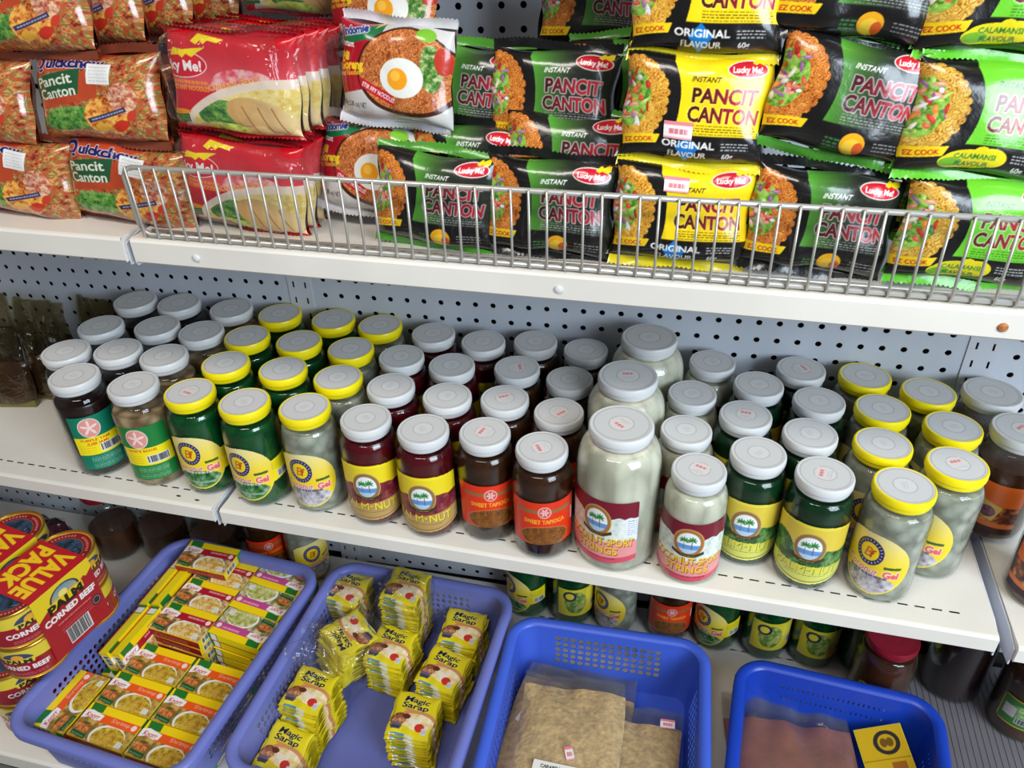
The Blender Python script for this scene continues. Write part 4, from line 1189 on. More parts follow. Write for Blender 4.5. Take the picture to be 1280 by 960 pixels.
class PackKind:
    def __init__(s, name, art, T, seed, mat, fin_mat, back_col, fin=0.008, pw=3.2, ph=5.0, wr=1.0, stick=None, W=None, H=None):
        s.name = name; s.W = W or art.w / 1000; s.H = H or art.h / 1000; s.T = T
        f = pouch_surface(s.W, s.H, T, seed, 1, pw, ph, wr); b = pouch_surface(s.W, s.H, T, seed + 1, -1, pw, ph, wr * .5)
        colr, m = art.sample(); nv, nu = m.shape
        V, U = np.mgrid[0:nv, 0:nu]
        p1 = f(U / (nu - 1), V / (nv - 1)).reshape(-1, 3); c1 = colr.reshape(-1, 3)
        idx = np.arange(nv * nu).reshape(nv, nu)
        q1 = np.stack([idx[:-1, :-1], idx[:-1, 1:], idx[1:, 1:], idx[1:, :-1]], -1).reshape(-1, 4)
        mv, mu = 24, 28
        V2, U2 = np.mgrid[0:mv, 0:mu]
        p2 = b(U2 / (mu - 1), V2 / (mv - 1)).reshape(-1, 3)
        i2 = np.arange(mv * mu).reshape(mv, mu) + nv * nu
        q2 = np.stack([i2[:-1, :-1], i2[1:, :-1], i2[1:, 1:], i2[:-1, 1:]], -1).reshape(-1, 4)
        c2 = np.tile(lin(back_col), (mv * mu, 1))
        s.body = grid_mesh('pouch', np.concatenate([p1, p2]), np.concatenate([q1, q2]), np.concatenate([c1, c2])); s.body.materials.append(M[mat])
        s.fins = []
        for top in (True, False):
            me = fin_mesh('seal', s.W, fin, s.H, top, seed); me.materials.append(M[fin_mat]); s.fins.append(me)
        s.f = f
        s.sticks = []
        for (kind, u, v, w_, h_) in (stick or []):
            A = sticker(kind)
            uu, vv, ww, hh = u, v, w_ / (s.W * 1000), h_ / (s.H * 1000)
            def g(a, b_, uu=uu, vv=vv, ww=ww, hh=hh):
                p = f(uu + (a - .5) * ww, vv + (b_ - .5) * hh); p[..., 1] -= 0.0012; return p
            me = sheet('price_sticker', A, g); me.materials.append(M['paper']); s.sticks.append(me)
    def make(s, loc, rot, label, group, sticker_on=False, cat='noodle packet'):
        t = thing(s.name, label, cat, loc, rot, group)
        obj('pouch', s.body, None, t)
        for m in s.fins: obj('seal', m, None, t)
        if sticker_on:
            for m in s.sticks: obj('price_sticker', m, None, t, label='white price sticker')
        return t

PK = dict(
 y=PackKind('noodle_packet', canton('yellow', 2), 0.034, 41, 'foil', 'yellow_rib', (60, 52, 20), stick=[('price', .40, .30, 24, 14)], W=.118, H=.082),
 y2=PackKind('noodle_packet', canton('yellow', 2), 0.034, 47, 'foil', 'yellow_rib', (60, 52, 20), stick=[('price', .44, .84, 22, 13)], W=.118, H=.082),
 d=PackKind('noodle_packet', canton('dark', 3), 0.034, 43, 'foil', 'black_film', (24, 30, 22), W=.118, H=.082),
 d2=PackKind('noodle_packet', canton('dark', 3), 0.034, 53, 'foil', 'green_film', (24, 30, 22), W=.118, H=.082),
 l=PackKind('noodle_packet', canton('lime', 4), 0.034, 44, 'foil', 'lime_film', (60, 120, 30), W=.118, H=.082),
 q=PackKind('noodle_bag', quick(), 0.046, 45, 'soft_film', 'brown_film', (150, 60, 34), pw=3.6, ph=4.0, wr=1.3, W=.148, H=.080),
 i=PackKind('noodle_packet', indo(), 0.034, 46, 'foil', 'white_film', (180, 170, 168), W=.112, H=.082),
 r=PackKind('noodle_packet', redpack(), 0.024, 48, 'foil', 'red_film', (150, 16, 30), fin=0.003, pw=6, ph=7, wr=0.7, H=.086),
)
D = math.radians
def pack(k, x, y, z, lean, roll, yaw, label, group, st=False):
    # lean: top tipped back; roll: turned in its own plane; yaw: turned about the vertical
    R = Matrix.Rotation(D(yaw), 4, 'Z') @ Matrix.Rotation(D(-lean), 4, 'X') @ Matrix.Rotation(D(roll), 4, 'Y')
    return PK[k].make((x, y, z), R.to_euler(), label, group, st, 'noodle packet')
GD, GY, GL, GQ, GI = 'dark green noodle packets', 'yellow noodle packets', 'lime green noodle packets', 'orange noodle bags', 'fried egg noodle packets'
PACKS = [
 ('y', 0.536, -0.268, 0.892, 8, 2, 3, 'yellow and black noodle packet behind the fence, lowest of its stack, sticker near its top', GY, True, 'y2'),
 ('y', 0.539, -0.256, 0.976, 12, 3, 2, 'yellow and black noodle packet with price sticker on its lower half', GY, True, 'y'),
 ('y', 0.538, -0.222, 0.994, 14, 1, 0, 'yellow noodle packet leaning behind the one with the lower price sticker', GY, False, 'y2'),
 ('y', 0.541, -0.243, 1.058, 10, 2, 2, 'yellow noodle packet on top of the yellow stack, cut by the picture edge', GY, False, 'y'),
 ('d', 0.649, -0.266, 0.892, 8, 6, 4, 'dark green noodle packet behind the fence, just right of the yellow stack', GD, False, 'd'),
 ('d', 0.653, -0.255, 0.988, 12, 11, 5, 'tilted dark green noodle packet with glare across its lettering, beside the yellow stack', GD, False, 'd2'),
 ('d', 0.649, -0.240, 1.070, 10, 8, 3, 'dark green noodle packet topping the stack beside the yellow packets', GD, False, 'd'),
 ('l', 0.765, -0.266, 0.892, 8, 5, 8, 'lime green noodle packet standing behind the fence', GL, False, 'l'),
 ('l', 0.770, -0.222, 0.913, 14, 3, 6, 'lime green noodle packet tucked behind the one at the fence', GL, False, 'l'),
 ('l', 0.754, -0.255, 0.976, 12, 5, 8, 'lime green noodle packet in the middle of the lime stack', GL, False, 'l'),
 ('l', 0.752, -0.240, 1.062, 10, 3, 5, 'lime green noodle packet on top of the lime stack', GL, False, 'l'),
 ('d', 0.314, -0.266, 0.890, 10, 4, -2, 'dark green noodle packet at the fence beside the fried egg packets', GD, False, 'd2'),
 ('d', 0.334, -0.230, 0.906, 16, 3, -4, 'dark green noodle packet second from the fence, beside the fried egg packets', GD, False, 'd'),
 ('d', 0.420, -0.266, 0.890, 10, 3, 0, 'dark green noodle packet at the fence beside the yellow stack', GD, False, 'd'),
 ('d', 0.430, -0.232, 0.920, 18, 3, 2, 'dark green noodle packet half hidden, second from the fence beside the yellow stack', GD, False, 'd2'),
 ('d', 0.412, -0.208, 0.968, 14, 2, -2, 'dark green noodle packet standing tall left of the yellow stack', GD, False, 'd'),
 ('d', 0.330, -0.190, 0.966, 14, 4, -6, 'dark green noodle packet with its prawn bowl beside the fried egg packet', GD, False, 'd2'),
 ('d', 0.346, -0.145, 0.945, 12, 2, -4, 'dark green noodle packet in deep shade near the pegboard', GD, False, 'd'),
 ('d', 0.480, -0.162, 0.972, 10, -3, 10, 'shaded dark noodle packet squeezed in beside the yellow packets', GD, False, 'd2'),
 ('d', 0.442, -0.125, 1.034, 12, 4, 0, 'dark noodle packet with an orange fruit mark, up by the pegboard', GD, False, 'd'),
 ('i', 0.272, -0.224, 0.990, 12, 4, -4, 'white and red noodle packet with a big fried egg, upper of the pair', GI, False, 'i'),
 ('i', 0.236, -0.226, 0.902, 20, 5, -6, 'white and red fried egg noodle packet, lower of the pair behind the fence', GI, False, 'i'),
 ('i', 0.240, -0.160, 1.036, 16, 3, -4, 'white and red noodle packet peeking up at the very back', GI, False, 'i'),
 ('q', -0.014, -0.258, 0.884, 8, 4, -3, 'orange noodle bag behind the corner of the wire fence', GQ, True, 'q'),
 ('q', -0.150, -0.258, 0.884, 8, 3, -3, 'orange noodle bag at the shelf edge left of the fence', GQ, True, 'q'),
 ('q', -0.026, -0.250, 0.966, 12, -2, -4, 'orange noodle bag in the middle row beside the red noodle bundle', GQ, True, 'q'),
 ('q', -0.176, -0.250, 0.962, 12, 4, -4, 'orange noodle bag in the middle row, cut by the picture edge', GQ, True, 'q'),
 ('q', -0.085, -0.240, 1.044, 14, -4, -6, 'orange noodle bag on the top row', GQ, True, 'q'),
 ('q', -0.060, -0.192, 1.044, 14, -4, -10, 'orange noodle bag standing second in the top row', GQ, False, 'q'),
 ('q', -0.036, -0.146, 1.044, 14, -4, -10, 'orange noodle bag standing third in the top row', GQ, False, 'q'),
 ('q', -0.012, -0.098, 1.044, 14, -4, -10, 'orange noodle bag standing last in the top row', GQ, False, 'q'),
 ('q', -0.050, -0.198, 0.950, 10, 2, -6, 'orange noodle bag hidden in shade behind the middle row', GQ, False, 'q'),
 ('q', -0.048, -0.150, 0.950, 10, 2, -6, 'orange noodle bag deep in the stack under the top row', GQ, False, 'q'),
]
for (k, x, y, z, lean, roll, yaw, lab, grp, st, kk) in PACKS:
    pack(kk, x, y, z, lean, roll, yaw, lab, grp, st)

# red noodle bundles: six packets in one clear bag
def red_bundle(x, y, z, lean, roll, yaw, n, label):
    R = Matrix.Rotation(D(yaw), 4, 'Z') @ Matrix.Rotation(D(-lean), 4, 'X') @ Matrix.Rotation(D(roll), 4, 'Y')
    t = thing('noodle_bundle', label, 'noodle bundle', (x, y, z), R.to_euler(), 'red noodle bundles')
    K = PK['r']; rng = random.Random(int(x * 1000))
    for i in range(n):
        p = obj('inner_packet', K.body, None, t, (rng.uniform(-.002, .002), i * 0.0205, rng.uniform(-.001, .001)), (D(rng.uniform(-1, 1)), 0, D(rng.uniform(-1, 1))))
        for m in K.fins: obj('seal', m, None, p)
    # film bag: lumpy rounded box around the packets, with a gathered end on one side
    W, H_b, Dp = K.W + 0.010, K.H + 0.008, n * 0.0205 + 0.012
    nu, nv = 72, 40
    vs, fs = [], []
    g = np.random.default_rng(int(abs(x) * 999) + 5)
    ph = g.uniform(0, 6, 6)
    for j in range(nv + 1):
        tt = -1 + 2 * j / nv
        s = max(1e-3, (1 - abs(tt) ** 7)) ** 0.5
        for i in range(nu):
            a = 2 * PI * i / nu
            c, q = math.cos(a), math.sin(a)
            e = 0.28
            px = math.copysign(abs(c) ** e, c) * W / 2; py = math.copysign(abs(q) ** e, q) * Dp / 2
            w = 1 + 0.022 * math.sin(9 * a + ph[0] + 3 * tt) + 0.016 * math.sin(15 * a - 5 * tt + ph[1]) + 0.02 * math.sin(4 * tt + ph[2] + 2 * a)
            vs.append((px * w * (0.3 + .7 * s), py * w * (0.3 + .7 * s) + Dp / 2 - 0.0165, tt * H_b / 2))
    for j in range(nv):
        for i in range(nu):
            i2 = (i + 1) % nu
            fs.append((j * nu + i, j * nu + i2, (j + 1) * nu + i2, (j + 1) * nu + i))
    b = obj('clear_bag', mesh_from('clear_bag', vs, fs), M['film'], t, label='crinkled clear plastic bag')
    return t
red_bundle(.128, -.262, .986, 4, 2, -2, 6, 'red chicken noodle bundle in clear bag, upper of the two at the fence')
red_bundle(.116, -.262, .891, 2, 4, -2, 6, 'red chicken noodle bundle in clear bag, lower one behind the fence')
red_bundle(.142, -.120, 1.066, 6, 2, 0, 4, 'red noodle bundle in clear bag up at the back')

# ================================================================== BROWN BAGS ON THE MIDDLE SHELF
def soft_bag(name, W, H, T, seed, fill, mat_in, mat_film, loc, rot, label, group, cat, flat=False, sticks=()):
    """clear bag: lower part full, upper part slack film folded over"""
    t = thing(name, label, cat, loc, rot, group)
    g = np.random.default_rng(seed); ph = g.uniform(0, 6, 8)
    def surf(side, grow=0.0, vmax=1.0, thin=False):
        nu, nv = 48, 44
        vs = []
        for j in range(nv + 1):
            v = j / nv * vmax
            for i in range(nu + 1):
                U = 2 * i / nu - 1
                body = max(0.0, 1 - (max(0, v - fill * .55) / (fill * .55)) ** 2) if v > fill * .55 else 1 - (1 - v / (fill * .55)) ** 4
                a = max(0, 1 - abs(U) ** 4) ** .6
                y = T / 2 * a * max(body, 0) ** .6
                slack = min(1, max(0, (v - fill * .8) / .2))
                wv = (math.sin(5 * U + ph[0] + 7 * v) * .5 + math.sin(11 * U + ph[1] - 5 * v) * .25) * T * .22 * slack + math.sin(3.1 * v * 3 + 2.3 * U + ph[2]) * T * .03
                lump = (math.sin(9 * U + 7 * v + ph[3]) + math.sin(13 * v - 6 * U + ph[4])) * T * .018
                if thin: yy = y + lump
                else: yy = max(y, 0.0006) + lump * (y > 0.002) + grow
                vs.append((U * W / 2 * (1 - .03 * a) + 0.003 * math.sin(6 * v + ph[5]) * abs(U), -side * max(yy, 0.0005) + wv, v * H))
        return vs, nu, nv
    def two(grow, vmax, mat, nm, thin=False):
        v1, nu, nv = surf(1, grow, vmax, thin); v2, _, _ = surf(-1, grow, vmax, thin)
        n = len(v1); fs = []
        for j in range(nv):
            for i in range(nu):
                f = (j * (nu + 1) + i, j * (nu + 1) + i + 1, (j + 1) * (nu + 1) + i + 1, (j + 1) * (nu + 1) + i)
                fs.append(f); fs.append(tuple(k + n for k in f[::-1]))
        me = mesh_from(nm, v1 + v2, fs)
        return obj(nm, me, mat, t)
    two(0.0, fill * 1.05, M[mat_in], 'contents', True)
    film = two(0.0012, 1.0, M[mat_film], 'film')
    if mat_film == 'olive_film':
        obj('hem', box_mesh('hem', -W * .49, W * .49, -T * .2, T * .2, -.004, .006, .001), M['hem'], t)
    for (kind, x, z, w, h, ang) in sticks:
        A = sticker(kind)
        c, s = math.cos(ang), math.sin(ang)
        def fn(u, v, x=x, z=z, w=w, h=h, c=c, s=s):
            a, b = (u - .5) * w, (v - .5) * h
            return np.stack([x + a * c - b * s, 0 * u - T / 2 - 0.0035 - 0.0008 * np.sin(40 * a), z + a * s + b * c], -1)
        me = sheet('sticker', A, fn); me.materials.append(M['paper'])
        obj('sticker', me, None, t, label='printed paper sticker')
    return t
GB = 'brown leaf bags'
zb = midz(-.35)
for (x, y, yaw, W_, H_b, lab, s) in ((-.432, -.155, 12, .088, .120, 'brown bag of dried leaves nearest the shelf front', 61), (-.372, -.124, 2, .070, .118, 'brown bag of dried leaves standing second from the dark jam jars', 62),
                            (-.312, -.168, -12, .040, .085, 'slim brown bag of dried leaves tucked against the dark jam jars', 63), (-.410, -.080, 0, .095, .130, 'brown bag of dried leaves by the pegboard, behind the front bag', 64),
                            (-.505, -.085, 8, .085, .135, 'brown bag of dried leaves at the pegboard, cut by the picture edge', 65), (-.330, -.050, -6, .085, .125, 'brown bag of dried leaves by the pegboard beside the jam jars', 66)):
    soft_bag('leaf_bag', W_, H_b, .030, s, .55, 'leaves', 'olive_film', (x, y, midz(x) + 0.0045), (D(-8), 0, D(yaw)), lab, GB, 'bag')

# ================================================================== BASKETS ON THE BOTTOM DECK
def rr(L, Wd, r, n=7):
    """rounded rectangle as a list of (x, y, is_side) running round; sides are returned apart"""
    return [(-Wd / 2 + r, -L / 2), (Wd / 2 - r, -L / 2), (Wd / 2, -L / 2 + r), (Wd / 2, L / 2 - r), (Wd / 2 - r, L / 2), (-Wd / 2 + r, L / 2), (-Wd / 2, L / 2 - r), (-Wd / 2, -L / 2 + r)]

def basket(name, Wd, L, h, mat, loc, yaw, label, taper=0.012, r=0.03, pitch=0.0115, rows=6, hr=0.30, slit=False, margin=3):
    t = thing(name, label, 'basket', loc, (0, 0, D(yaw)), 'blue plastic baskets on the bottom deck')
    def plan(off, s):
        """s in 0..8: even spans are straight sides, odd are corners"""
        W2, L2, rr_ = Wd / 2 + off, L / 2 + off, max(r + off, .006)
        k = int(s) % 8; f = s - int(s)
        cs = [(W2 - rr_, -L2 + rr_, -90), (W2 - rr_, L2 - rr_, 0), (-W2 + rr_, L2 - rr_, 90), (-W2 + rr_, -L2 + rr_, 180)]
        if k % 2 == 1:
            cx, cy, a0 = cs[k // 2]; a = D(a0 + 90 * f)
            return cx + rr_ * math.cos(a), cy + rr_ * math.sin(a)
        A = [(-W2 + rr_, -L2), (W2, -L2 + rr_), (W2 - rr_, L2), (-W2, L2 - rr_)][k // 2]
        B = [(W2 - rr_, -L2), (W2, L2 - rr_), (-W2 + rr_, L2), (-W2, -L2 + rr_)][k // 2]
        return A[0] + (B[0] - A[0]) * f, A[1] + (B[1] - A[1]) * f
    def mp(u, v):
        x, y = plan(-taper * (1 - v / h), u % 8)
        return (x, y, v + 0.003)
    cells = []
    vs = [0.0, h * .22] if not slit else [0.0, h * .3]
    ph_ = (h * .86 - vs[-1]) / rows
    for k in range(rows): vs.append(vs[-1] + ph_)
    vs.append(h)
    for k in range(8):
        if k % 2: us = [k + i / 7 for i in range(8)]; hol = False
        else:
            length = (Wd if k in (0, 4) else L) - 2 * r
            n = max(4, int(length / pitch)); us = [k + i / n for i in range(n + 1)]; hol = True
        for i in range(len(us) - 1):
            for j in range(len(vs) - 1):
                hole = hol and 2 <= j + 0 and j < len(vs) - 2 + 0 and margin <= i < len(us) - 1 - margin
                if j < 1: hole = False
                cells.append((us[i], vs[j], us[i + 1], vs[j + 1], hole))
    # cells in u wrap at 8
    cells = [(a, b, (c if c < 8 - 1e-9 else 8.0), d, e) for a, b, c, d, e in cells]
    o = holed('basket_wall', cells, mp, mat, t, r=hr, smooth=False)
    for vert in (): pass
    s = o.modifiers.new('thickness', 'SOLIDIFY'); s.thickness = 0.0016; s.offset = 0
    # rim
    bm = bmesh.new()
    prof = [(-0.0012, 0.0), (0.002, 0.0035), (0.007, 0.0045), (0.0125, 0.0035), (0.0145, 0.0005), (0.0145, -0.010), (0.0125, -0.010), (0.0120, 0.0), (0.002, 0.0012)]
    S = []
    for k in range(8):
        n = 8 if k % 2 else 3
        S += [k + i / n for i in range(n)]
    rings = []
    for s_ in S:
        rings.append([bm.verts.new((*plan(off, s_), h + 0.003 + z)) for off, z in prof])
    for i in range(len(rings)):
        A, B = rings[i], rings[(i + 1) % len(rings)]
        for k in range(len(prof)):
            k2 = (k + 1) % len(prof); bm.faces.new([A[k], B[k], B[k2], A[k2]])
    me = bm_mesh('rim', bm, smooth=True, angle=0.9); obj('rim', me, mat, t)
    # floor with its ribs
    bm = bmesh.new()
    ring = [bm.verts.new((*plan(-taper, s_), 0.003)) for s_ in S]; bm.faces.new(ring)
    ring = [bm.verts.new((*plan(-taper - .001, s_), 0.0008)) for s_ in S]; bm.faces.new(ring[::-1])
    for i in range(-8, 9):
        for j in range(-9, 10):
            x, y = i * .012, j * .014
            if abs(x) < Wd / 2 - .05 and abs(y) < L / 2 - .05:
                q = [bm.verts.new((x + dx * .0022, y + dy * .0022, .0034 if dx * dy == 0 else .0034)) for dx, dy in ((1, 0), (0, 1), (-1, 0), (0, -1))]; bm.faces.new(q)
    obj('basket_floor', bm_mesh('basket_floor', bm), mat, t)
    return t
HB = 0.100
basket('plastic_basket', .258, .350, HB, M['basket_a'], (-.130, -.308, LOW), -4, 'lilac blue basket of stock cube cartons beside the corned beef', pitch=.0098, rows=6, hr=.36)
basket('plastic_basket', .276, .340, HB, M['basket_a'], (.184, -.291, LOW), -1, 'lilac blue basket full of yellow seasoning sachets', pitch=.0098, rows=6, hr=.36)
basket('plastic_basket', .262, .340, HB, M['basket_c'], (.492, -.331, LOW), 2, 'bright blue basket holding clear bags of tan meal', pitch=.0112, rows=6, hr=.42, margin=2)
basket('plastic_basket', .236, .305, HB, M['basket_d'], (.787, -.330, LOW), -4, 'deep blue basket holding the bag of red-brown powder', pitch=.0065, rows=3, hr=.16, slit=True)
ZB = LOW + 0.0065       # what lies on a basket floor

# ------------------------------------------------------------------ stock cube cartons
BX, BY, BZ = 0.092, 0.0515, 0.0165
CUBE = {}
for k in ('orange', 'pink', 'red'):
    me = boxed('carton', BX, BY, BZ, {'top': cube_top(k), 'front': cube_side(k), 'back': cube_spine(k), 'right': cube_end(), 'left': cube_end()}, {'all': (226, 196, 30)})
    me.materials.append(M['carton']); CUBE[k] = me
WORDS = {'orange': 'orange-banded', 'pink': 'pink-banded', 'red': 'red-banded'}
def carton(k, x, y, z, rot, label, grp=None, tilt=(0, 0)):
    R = Matrix.Rotation(D(rot), 4, 'Z') @ Matrix.Rotation(D(tilt[0]), 4, 'X') @ Matrix.Rotation(D(tilt[1]), 4, 'Y')
    o = obj('stock_cube_carton', CUBE[k], None, None, (x, y, z), R.to_euler())
    return describe(o, label, 'carton', grp or (WORDS[k] + ' stock cube cartons'))
rj = random.Random(5)
def stack(k, x, y, rot, n, label, under, jig=.0012):
    for i in range(n):
        carton(k, x + (rj.uniform(-jig, jig) if i < n - 1 else 0), y + (rj.uniform(-jig, jig) if i < n - 1 else 0), ZB + i * (BZ + .0004), rot + (rj.uniform(-1, 1) if i < n - 1 else 0), label if i == n - 1 else under)
ou = 'orange-banded stock cube carton lying under another orange-banded one'
stack('orange', -.237, -.412, 86, 4, 'orange-banded stock cube carton turned upright along the basket side', ou)
stack('orange', -.162, -.436, -5, 4, 'orange-banded stock cube carton in the front row, beside the turned one', ou)
stack('orange', -.066, -.444, -5, 4, 'orange-banded stock cube carton in the front row at the basket corner', ou)
stack('orange', -.158, -.383, -5, 4, 'orange-banded stock cube carton in the middle row, beside the turned one', ou)
stack('orange', -.062, -.391, -5, 4, 'orange-banded stock cube carton in the middle row beside the sachet basket', ou)
stack('orange', -.152, -.330, -5, 4, 'orange-banded stock cube carton in the back orange row, below red-banded ones', ou)
stack('orange', -.056, -.338, -5, 4, 'orange-banded stock cube carton in the back orange row, below pink-banded ones', ou)
pu = 'pink-banded stock cube carton lying under another pink-banded one'
stack('pink', -.053, -.2545, 172, 5, 'pink-banded stock cube carton nearest the orange-banded ones', pu)
stack('pink', -.049, -.2015, 172, 5, 'pink-banded stock cube carton in the middle of three', pu)
stack('pink', -.043, -.1490, 172, 5, 'pink-banded stock cube carton at the back of three', pu)
ru = 'red-banded stock cube carton lying under another red-banded one'
stack('red', -.149, -.2635, -6, 5, 'red-banded stock cube carton nearest the orange-banded ones', ru)
stack('red', -.145, -.2110, -6, 5, 'red-banded stock cube carton in the middle of the red-banded pile', ru)
stack('red', -.139, -.1585, -6, 5, 'red-banded stock cube carton at the back of the red-banded pile', ru)
uu = 'stock cube carton lying flat under those standing on edge'
for yy in (-.300, -.205): stack('red', -.2235, yy, 87, 2, uu, uu)
for (x, y, r_, k, tl, lab) in ((-.2310, -.298, 87, 'red', 78, 'stock cube carton on edge along the basket side, front one'), (-.2125, -.296, 86, 'red', 80, 'stock cube carton on edge beside the red-banded pile, front one'),
                               (-.2310, -.203, 88, 'red', 79, 'stock cube carton on edge along the basket side, rear one'), (-.2125, -.200, 87, 'red', 81, 'stock cube carton on edge squeezed against the red-banded pile, rear one')):
    carton(k, x, y, ZB + 2 * (BZ + .0004) + BY / 2 + .0015, r_, lab, 'stock cube cartons standing on edge', (tl, 0))
carton('red', -.172, -.150, ZB + 5 * (BZ + .0005) + .003, -2, 'stock cube carton lying loose on top at the rear of the basket', 'red-banded stock cube cartons', (4, 0))

# ------------------------------------------------------------------ seasoning sachets
def sachet_mesh():
    A = sachet(); B = sachet_back()
    W, H, T = .062, .068, .0062
    f = pouch_surface(W, H, T, 71, 1, 4, 5, .35); b = pouch_surface(W, H, T, 72, -1, 4, 5, .3)
    c1, m1 = A.sample(); c2, m2 = B.sample()
    P_, Q_, C_, base = [], [], [], 0
    for fn, colr, fl in ((f, c1, False), (b, c2, True)):
        nv, nu = colr.shape[:2]
        V, U = np.mgrid[0:nv, 0:nu]
        p = fn(U / (nu - 1), V / (nv - 1)).reshape(-1, 3)
        p = np.stack([p[:, 0], p[:, 2], -p[:, 1]], -1)            # lay it flat, face up
        idx = np.arange(nv * nu).reshape(nv, nu) + base
        q = np.stack([idx[:-1, :-1], idx[:-1, 1:], idx[1:, 1:], idx[1:, :-1]], -1).reshape(-1, 4)
        P_.append(p); Q_.append(q[:, ::-1] if fl else q); C_.append(colr.reshape(-1, 3)); base += nv * nu
    me = grid_mesh('sachet', np.concatenate(P_), np.concatenate(Q_), np.concatenate(C_)); me.materials.append(M['foil'])
    return me
SME = sachet_mesh()
def sachets(x, y, rot, n, label, under, step=.0056, lean=(0, 0), z0=None, shear=(0, 0), flip=False, group=None):
    for i in range(n):
        top = i == n - 1
        R = Matrix.Rotation(D(rot + rj.uniform(-4, 4)), 4, 'Z') @ Matrix.Rotation(D(lean[0] + (0 if top else rj.uniform(-1.5, 1.5))), 4, 'X') @ Matrix.Rotation(D(lean[1] + (0 if top else rj.uniform(-1.5, 1.5))), 4, 'Y')
        z = (ZB + .0035 if z0 is None else z0) + i * step
        o = obj('seasoning_sachet', SME, None, None, (x + i * shear[0] + rj.uniform(-.0018, .0018), y + i * shear[1] + rj.uniform(-.0018, .0018), z), R.to_euler())
        describe(o, label if top else under, 'sachet', group or under)
def un(w): return 'yellow seasoning sachet within the stack ' + w
sachets(.070, -.150, -4, 16, 'yellow seasoning sachet topping the rear stack by the stock cube basket', un('at the rear by the stock cube basket'))
sachets(.169, -.147, -6, 20, 'yellow seasoning sachet topping the tallest stack, under the shelf edge', un('that is tallest, under the shelf edge'))
sachets(.174, -.230, -8, 13, 'yellow seasoning sachet topping the middle stack, in front of the tallest', un('in the middle of the basket'))
sachets(.264, -.166, -5, 11, 'yellow seasoning sachet topping the rear stack by the meal basket', un('at the rear by the meal basket'))
sachets(.260, -.248, -9, 12, 'yellow seasoning sachet topping the central stack by the meal basket', un('halfway along the meal basket side'))
sachets(.242, -.329, 2, 12, 'yellow seasoning sachet topping the front stack by the meal basket', un('at the front by the meal basket'))
sachets(.093, -.334, -10, 15, 'yellow seasoning sachet topping the front stack by the stock cube basket', un('at the front by the stock cube basket'))
sachets(.086, -.406, -8, 10, 'yellow seasoning sachet lowest and nearest, against the front basket wall', un('against the front basket wall'), lean=(8, 0))
sachets(.097, -.240, 148, 12, 'upside-down yellow seasoning sachet topping the tilted bagged stack', un('tilted inside a clear bag'), lean=(10, -12), z0=ZB + .022, shear=(.0010, .0010))

def film_sleeve(x, y, z0, z1, w, d, rot, seed, label, flap=0.03, tilt=(0, 0)):
    """loose clear bag pulled over a stack of sachets"""
    g = np.random.default_rng(seed); ph = g.uniform(0, 6, 4)
    nu, nv = 64, 26; vs, fs = [], []
    h = z1 - z0
    for j in range(nv + 1):
        v = j / nv
        for i in range(nu):
            a = 2 * PI * i / nu; c, s = math.cos(a), math.sin(a)
            e = .3 if v < .8 else .3 + (v - .8) * 1.5
            k = 1 if v < .85 else 1 - (v - .85) * 6.0
            k = max(k, .12)
            w_ = 1 + .035 * math.sin(11 * a + ph[0] + 4 * v) + .03 * math.sin(7 * a - 9 * v + ph[1])
            vs.append((math.copysign(abs(c) ** e, c) * w / 2 * k * w_ + (flap * max(0, v - .6) * 0), math.copysign(abs(s) ** e, s) * d / 2 * k * w_, v * h + .002 * math.sin(5 * a + ph[2])))
    for j in range(nv):
        for i in range(nu):
            i2 = (i + 1) % nu; fs.append((j * nu + i, j * nu + i2, (j + 1) * nu + i2, (j + 1) * nu + i))
    o = obj('clear_plastic_bag', mesh_from('clear_plastic_bag', vs, fs), M['film'], None, (x, y, z0), (D(tilt[0]), D(tilt[1]), D(rot)))
    describe(o, label, 'plastic bag', 'clear bags around sachet stacks')
    return o
film_sleeve(.070, -.150, ZB, ZB + .104, .072, .076, -4, 1, 'clear plastic bag around the rear sachet stack by the stock cube basket')
film_sleeve(.169, -.147, ZB, ZB + .126, .072, .076, -6, 2, 'clear plastic bag around the tallest sachet stack')
film_sleeve(.102, -.236, ZB + .004, ZB + .104, .086, .090, 148, 3, 'crumpled clear plastic bag around the tilted sachet stack', tilt=(8, -8))

bag = bpy.data.objects[LABELS['crumpled clear plastic bag around the tilted sachet stack'][0]]
vs, fs = [], []                                    # its open mouth, flopping over
for j in range(21):
    for i_ in range(25):
        u, v = i_ / 24 - .5, j / 20
        vs.append((u * .10 * (1 - .25 * v) + .006 * math.sin(9 * v), .036 + v * .062, .104 - .008 * v - .008 * v * v + .006 * math.sin(11 * u + 7 * v) + .004 * math.sin(23 * u - 9 * v)))
for j in range(20):
    for i_ in range(24): fs.append((j * 25 + i_, j * 25 + i_ + 1, (j + 1) * 25 + i_ + 1, (j + 1) * 25 + i_))
obj('bag_mouth', mesh_from('bag_mouth', vs, fs), M['film'], bag)

